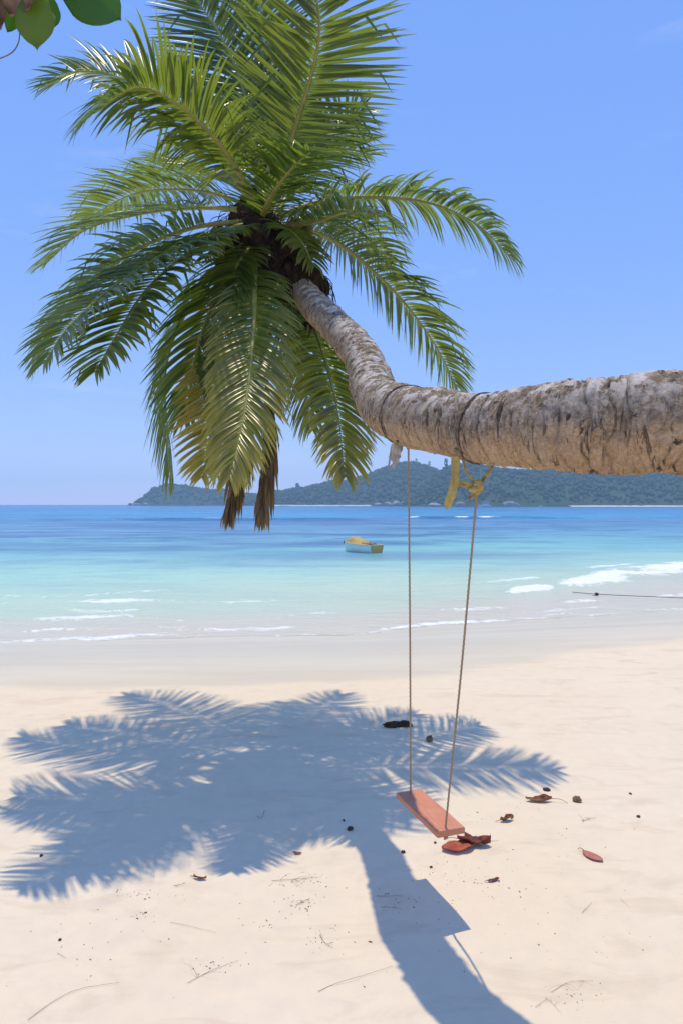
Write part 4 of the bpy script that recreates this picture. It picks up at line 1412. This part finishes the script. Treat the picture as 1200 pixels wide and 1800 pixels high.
# ------------------------------------------------------------------ things lying on the sand
M['husk'] = simple_mat('coconut_shell_husk', (0.035, 0.022, 0.015), (0.12, 0.08, 0.05), 40, 0.9, 0.1, 0.9, 0.01, (1, 0.3, 1))
M['nut'] = simple_mat('small_dry_nut', (0.16, 0.085, 0.04), (0.30, 0.18, 0.09), 40, 0.7, 0.2, 0.4)
M['red_leaf'] = simple_mat('red_fallen_leaf', (0.30, 0.045, 0.018), (0.46, 0.13, 0.05), 26, 0.6, 0.3, 0.4, 0.004)
M['dark_red_leaf'] = simple_mat('dark_red_fallen_leaf', (0.10, 0.02, 0.014), (0.22, 0.045, 0.025), 30, 0.6, 0.3, 0.4, 0.004)
M['pink_leaf'] = simple_mat('pink_fallen_leaf', (0.44, 0.13, 0.09), (0.54, 0.21, 0.15), 26, 0.6, 0.3, 0.4, 0.004)
M['brown_leaf'] = simple_mat('brown_fallen_leaf', (0.16, 0.065, 0.032), (0.34, 0.16, 0.085), 40, 0.75, 0.2, 0.5, 0.004)
M['pebble'] = simple_mat('dark_pebble', (0.04, 0.034, 0.03), (0.11, 0.09, 0.075), 60, 0.8, 0.2, 0.5)


def sand_leaf(px, py, Lpx, ang, ratio, curl, mat, label, seed, name='fallen_leaf', stem=0.3, parent=None, edge=0.10, tilt=0.0):
    """curled leaf lying on the sand; ang is the direction of its tip in plan"""
    g = ground(px, py)
    L = Lpx / F * g[1]
    a = np.array([math.cos(ang), math.sin(ang), 0])
    e = np.array([-a[1], a[0], 0])
    n, m = 14, 9
    V = []
    for i in range(n):
        s = i / (n - 1)
        w = L * ratio * 0.5 * (math.sin(math.pi * min(1, (0.04 + 0.96 * s) ** 1.1)) ** 0.7 + 0.03)
        for j in range(m):
            q = -1 + 2 * j / (m - 1)
            ed = 1 + edge * float(vn(s * 6, np.sign(q) * 4.0, 0, seed))
            up = curl * L * (0.16 * q * q * ratio + 0.10 * (2 * s - 1) ** 2 + 0.30 * max(0, float(vn(s * 3.6, q * 1.9, 0, seed + 1)))) + tilt * L * q * 0.5
            p = g + a * (L * (s - 0.5)) + e * (q * w * ed * (1 - 0.35 * curl * q * q))
            p[2] = on_sand(p[0], p[1]) + 0.003 + max(0, up + 0.02 * L)
            V.append(p)
    o = mk(name, np.array(V), grid_faces(n, m), mat, parent, loc=g)
    md = o.modifiers.new('thickness', 'SOLIDIFY')
    md.thickness = 0.0015
    if stem > 0:
        b0 = V[m // 2]
        e0 = b0 - a * L * stem + e * L * stem * 0.3
        e0[2] = on_sand(e0[0], e0[1]) + 0.003
        md_ = (b0 + e0) / 2 + [0, 0, 0.12 * L * stem]
        v, f = tube(spline([b0, md_, e0], 10), np.linspace(0.0022, 0.0013, 10), 6)
        mk('leaf_stalk', v, f, M['brown_leaf'] if parent is None else mat, o, loc=b0)
    if label:
        tag(o, label, 'leaf', 'fallen leaves on the sand')
    return o


# half coconut husk at the edge of the palm's shadow
g = ground(700, 1277)
hk = empty('coconut_husk', g)
tag(hk, 'long dark brown coconut husk on the sand behind the left swing rope', 'husk')
for q, (dx, sx, sy, sz, rz) in enumerate(((-0.045, 0.085, 0.040, 0.030, 0.15), (0.06, 0.060, 0.030, 0.034, -0.3))):
    v, f = lump(g + [dx, 0.0, sz * 0.55], (sx, sy, sz), 4, 0.45, 130 + q, 2.6, rz)
    v[:, 2] = np.maximum(v[:, 2], g[2] - 0.005)
    mk('shell_half', v, f, M['husk'], hk)
r_ = np.random.default_rng(5)
pts = []
for k in range(26):
    a = r_.uniform(-0.5, 0.5) + (math.pi if k % 2 else 0)
    s0 = g + [math.cos(a) * 0.08, r_.uniform(-0.02, 0.02), 0.02]
    pts.append(tube(spline([s0, s0 + [math.cos(a) * 0.02, 0, 0.01], s0 + [math.cos(a) * 0.045, r_.uniform(-0.02, 0.02), -0.012]], 5), 0.0015, 4))
v, f = join(pts)
o = mk('fibres', v, f, M['husk'], hk)
o['kind'] = 'stuff'
g = ground(754, 1303)
v, f = lump(g + [0, 0, 0.020], (0.030, 0.026, 0.026), 3, 0.10, 9)
nt = mk('small_nut', v, f, M['nut'], loc=g)
tag(nt, 'small round brown nut on the sand between the two swing ropes', 'nut')
v, f = lump(g + [0.012, 0, 0.045], (0.010, 0.009, 0.005), 2, 0.3, 3)
mk('cap', v, f, M['husk'], nt, loc=g)

sand_leaf(804, 1492, 62, R(195), 0.70, 0.35, M['red_leaf'], 'bright red curled leaf on the sand below the swing seat', 201, stem=0.2)
sand_leaf(832, 1484, 58, R(-12), 0.62, 0.75, M['dark_red_leaf'], 'dark red curled leaf beside the bright red one below the swing seat', 202, stem=0.35)
sand_leaf(823, 1472, 26, R(120), 0.5, 0.8, M['dark_red_leaf'], 'small dark red leaf scrap just behind the two big red leaves', 203, stem=0.3)
sand_leaf(1041, 1508, 40, R(-55), 0.62, 0.30, M['pink_leaf'], 'single pinkish leaf lying flat on the sand at the right', 204, stem=0.35)
sand_leaf(946, 1409, 46, R(178), 0.42, 0.75, M['brown_leaf'], 'narrow curled brown leaf with a long stalk right of the swing', 205, stem=0.55)
sand_leaf(890, 1443, 26, R(15), 0.6, 0.8, M['brown_leaf'], 'small crumpled brown leaf just right of the swing seat', 206, stem=0.3)
sand_leaf(866, 1549, 24, R(20), 0.35, 0.4, M['dark_red_leaf'], 'thin dark leaf lying on the sand below the pair of red leaves', 207, stem=0.2)
sand_leaf(523, 1501, 16, R(-20), 0.5, 0.5, M['brown_leaf'], 'tiny brown leaf inside the crown shadow, left of the trunk shadow', 208, stem=0.2)
sand_leaf(352, 1546, 24, R(-10), 0.45, 0.7, M['brown_leaf'], 'small brown leaf at the lower edge of the crown shadow', 209, stem=0.3)


def pebble(px, py, w, h, seed, mat, name, cat, label, group):
    g = ground(px, py)
    a = w / F * g[1] * 0.40
    b_ = h / F * g[1] * 0.40
    v, f = lump(g + [0, 0, b_ * 0.7], (a, a * 0.8, b_ * 1.1), 3, 0.45, seed, 2.2, seed)
    o = mk(name, v, f, mat, loc=g, smooth=False)
    tag(o, label, cat, group)
    return o


PG = 'dark bits of shell and stone on the sand'
pebble(1013, 1409, 19, 13, 301, M['nut'], 'seed_pod', 'seed pod', 'knobbly brown seed pod on the sand right of the curled brown leaf', PG)
pebble(615, 1459, 13, 9, 302, M['pebble'], 'pebble', 'pebble', 'dark pebble in the shade left of the swing seat', PG)
pebble(1121, 1436, 10, 4, 303, M['pebble'], 'pebble', 'pebble', 'flat dark pebble nearest the right edge', PG)
pebble(960, 1389, 16, 6, 304, M['pebble'], 'pebble', 'pebble', 'dark pebble touching the long frond shadow on the right', PG)
pebble(106, 1653, 7, 5, 305, M['pebble'], 'pebble', 'pebble', 'tiny dark pebble on sunlit sand at the lower left', PG)
pebble(73, 1505, 8, 5, 306, M['pebble'], 'pebble', 'pebble', 'tiny dark pebble in the striped shadow at the left edge', PG)
pebble(604, 1443, 6, 4, 307, M['pebble'], 'pebble', 'pebble', 'tiny pebble just behind the dark pebble in the shade', PG)
pebble(757, 1525, 7, 4, 308, M['pebble'], 'pebble', 'pebble', 'tiny pebble right of the trunk shadow below the swing', PG)
pebble(764, 1482, 7, 4, 309, M['pebble'], 'pebble', 'pebble', 'tiny pebble left of the red leaves below the swing', PG)
pebble(1107, 1396, 6, 4, 310, M['pebble'], 'pebble', 'pebble', 'tiny pebble on the bare sand at the upper right', PG)
pebble(708, 1499, 9, 6, 311, M['pebble'], 'pebble', 'pebble', 'small dark pebble on the right edge of the trunk shadow', PG)


def twig(pts_px, r, label, seed, branches=0, name='twig', lift=0.004, mat='twig'):
    r *= 0.50
    rr = np.random.default_rng(seed)
    ps = [ground(a, b_, lift + r) for a, b_ in pts_px]
    c = spline(ps, 26)
    c[:, 2] += np.abs(0.35 * r * 4 * vn(np.linspace(0, 6, 26), seed, 0, seed))
    parts = [tube(c, np.linspace(r, r * 0.45, 26), 6)]
    for k in range(branches):
        i = rr.integers(4, 22)
        L = np.linalg.norm(c[-1] - c[0]) * rr.uniform(0.15, 0.4)
        a = rr.uniform(0, 6.28)
        e = c[i] + [math.cos(a) * L, math.sin(a) * L, 0]
        e[2] = on_sand(e[0], e[1]) + lift + rr.uniform(0, 0.35) * L
        parts.append(tube(spline([c[i], (c[i] + e) / 2 + [0, 0, 0.1 * L], e], 8), np.linspace(r * 0.7, r * 0.3, 8), 5))
    v, f = join(parts)
    o = mk(name, v, f, M[mat], loc=ps[0])
    tag(o, label, 'twig', 'twigs and dry stalks on the sand')
    return o


twig([(50, 1795), (95, 1762), (140, 1741), (210, 1729)], 0.0022, 'long thin curved twig at the bottom left corner', 401)
twig([(559, 1745), (590, 1731), (640, 1716), (690, 1700)], 0.0018, 'thin straight twig at the bottom just left of the trunk shadow', 402)
twig([(452, 1436), (460, 1438), (467, 1424)], 0.0022, 'hooked twig in the middle of the crown shadow', 403, 1)
twig([(101, 1677), (107, 1680), (117, 1686)], 0.0018, 'short bent twig below the tiny pebble at the lower left', 404)
twig([(1022, 1606), (1030, 1598), (1039, 1588)], 0.0018, 'short slanting twig below the pinkish leaf', 405)
twig([(1090, 1581), (1096, 1588), (1106, 1596)], 0.0012, 'fine short twig right of the slanting twig below the pinkish leaf', 406)
twig([(662, 1577), (680, 1577), (702, 1576)], 0.0022, 'short twig lying across the trunk shadow', 407)
twig([(1022, 1445), (1034, 1441), (1046, 1439)], 0.0030, 'dark spiky twig on the sand right of the seed pod', 408, 5)
twig([(520, 1593), (533, 1586), (546, 1580)], 0.0024, 'tangled twig just below the crown shadow, left of the trunk shadow', 409, 6)
twig([(478, 1550), (520, 1547), (566, 1543)], 0.0022, 'long low twig near the front edge of the crown shadow', 410, 5)
twig([(330, 1730), (372, 1708), (420, 1690)], 0.0018, 'broken row of twig bits on sunlit sand at the lower left', 411, 3)
twig([(562, 1645), (572, 1660), (586, 1668)], 0.0020, 'small forked twig left of the trunk shadow near the seat shadow', 412, 4)
twig([(845, 1480), (860, 1480), (875, 1479)], 0.0024, 'crumbly dark twig right of the red leaves', 413, 4)
twig([(300, 1623), (322, 1627), (380, 1641)], 0.0013, 'faint fine twig on sunlit sand at the left', 414)
twig([(968, 1746), (1000, 1728), (1042, 1726)], 0.0014, 'fine dry grass stalk at the bottom right', 415, 5)
twig([(940, 1772), (962, 1760), (985, 1782)], 0.0013, 'scrap of fine dry root left of the grass stalk at the bottom right', 416, 4)
twig([(306, 1559), (316, 1557), (325, 1555)], 0.0030, 'stubby dark twig at the lower left edge of the crown shadow', 417, 2)
twig([(676, 1595), (690, 1597), (706, 1600)], 0.0016, 'fine twig crossing the trunk shadow below the short twig', 418, 2)

# countless crumbs of leaf and shell
r_ = np.random.default_rng(99)
iv, if_ = ico(1)
cl_ = [(535, 1548, 60, 12, 45), (532, 1590, 30, 14, 40), (240, 1570, 70, 14, 22), (380, 1700, 50, 16, 26), (570, 1655, 30, 24, 26), (820, 1470, 40, 20, 18), (790, 1540, 80, 20, 24), (245, 1612, 30, 10, 14), (470, 1625, 30, 10, 16), (700, 1590, 30, 20, 20), (1000, 1745, 60, 25, 20), (860, 1560, 120, 40, 26), (1000, 1480, 150, 50, 24), (600, 1600, 400, 120, 40), (150, 1660, 140, 90, 24), (960, 1600, 180, 110, 40), (880, 1420, 120, 20, 16)]
vs = []
for (cx, cy, sx, sy, n) in cl_:
    for k in range(n):
        px, py = cx + r_.normal() * sx * 0.6, cy + r_.normal() * sy * 0.6
        if not (0 < py - 1340 and py < 1810):
            continue
        g = ground(px, py)
        s = r_.uniform(0.0007, 0.0022) * (1.6 if r_.random() < 0.10 else 1)
        a = r_.uniform(0, 6.28)
        el = r_.uniform(1.0, 3.2)
        w = iv * (1 + r_.uniform(-0.3, 0.3, (len(iv), 1))) * np.array([s * el, s, s * 0.7])
        w = np.stack([w[:, 0] * math.cos(a) - w[:, 1] * math.sin(a), w[:, 0] * math.sin(a) + w[:, 1] * math.cos(a), w[:, 2]], 1)
        vs.append(w + g + [0, 0, s * 0.6])
n = len(vs)
Fc = (if_[None] + (np.arange(n) * len(iv))[:, None, None]).reshape(-1, 3)
M['crumb'] = simple_mat('leaf_crumbs', (0.07, 0.045, 0.03), (0.22, 0.15, 0.10), 60, 0.85, 0.1, 0.3)
o = mk('beach_litter', np.vstack(vs), Fc, M['crumb'], smooth=False)
o['kind'] = 'stuff'
tag(o, 'scattered dark crumbs of leaf and shell on the sand', 'litter')

# ------------------------------------------------------------------ sea air
t_ = NT('sea_air')
pv = t_.n('ShaderNodeVolumePrincipled')
pv.inputs['Color'].default_value = (0.66, 0.90, 1.0, 1)
pv.inputs['Density'].default_value = 0.00039
pv.inputs['Anisotropy'].default_value = 0.0
t_.t.links.new(pv.outputs[0], t_.out.inputs['Volume'])
v, f = box((0, 1000, 43.0), (2350, 0, 0), (0, 1350, 0), (0, 0, 53.0))
hz_ = mk('haze', v, f, t_.m, smooth=False)
hz_['kind'] = 'stuff'
tag(hz_, 'thin pale sea haze over the bay and far hills', 'haze')
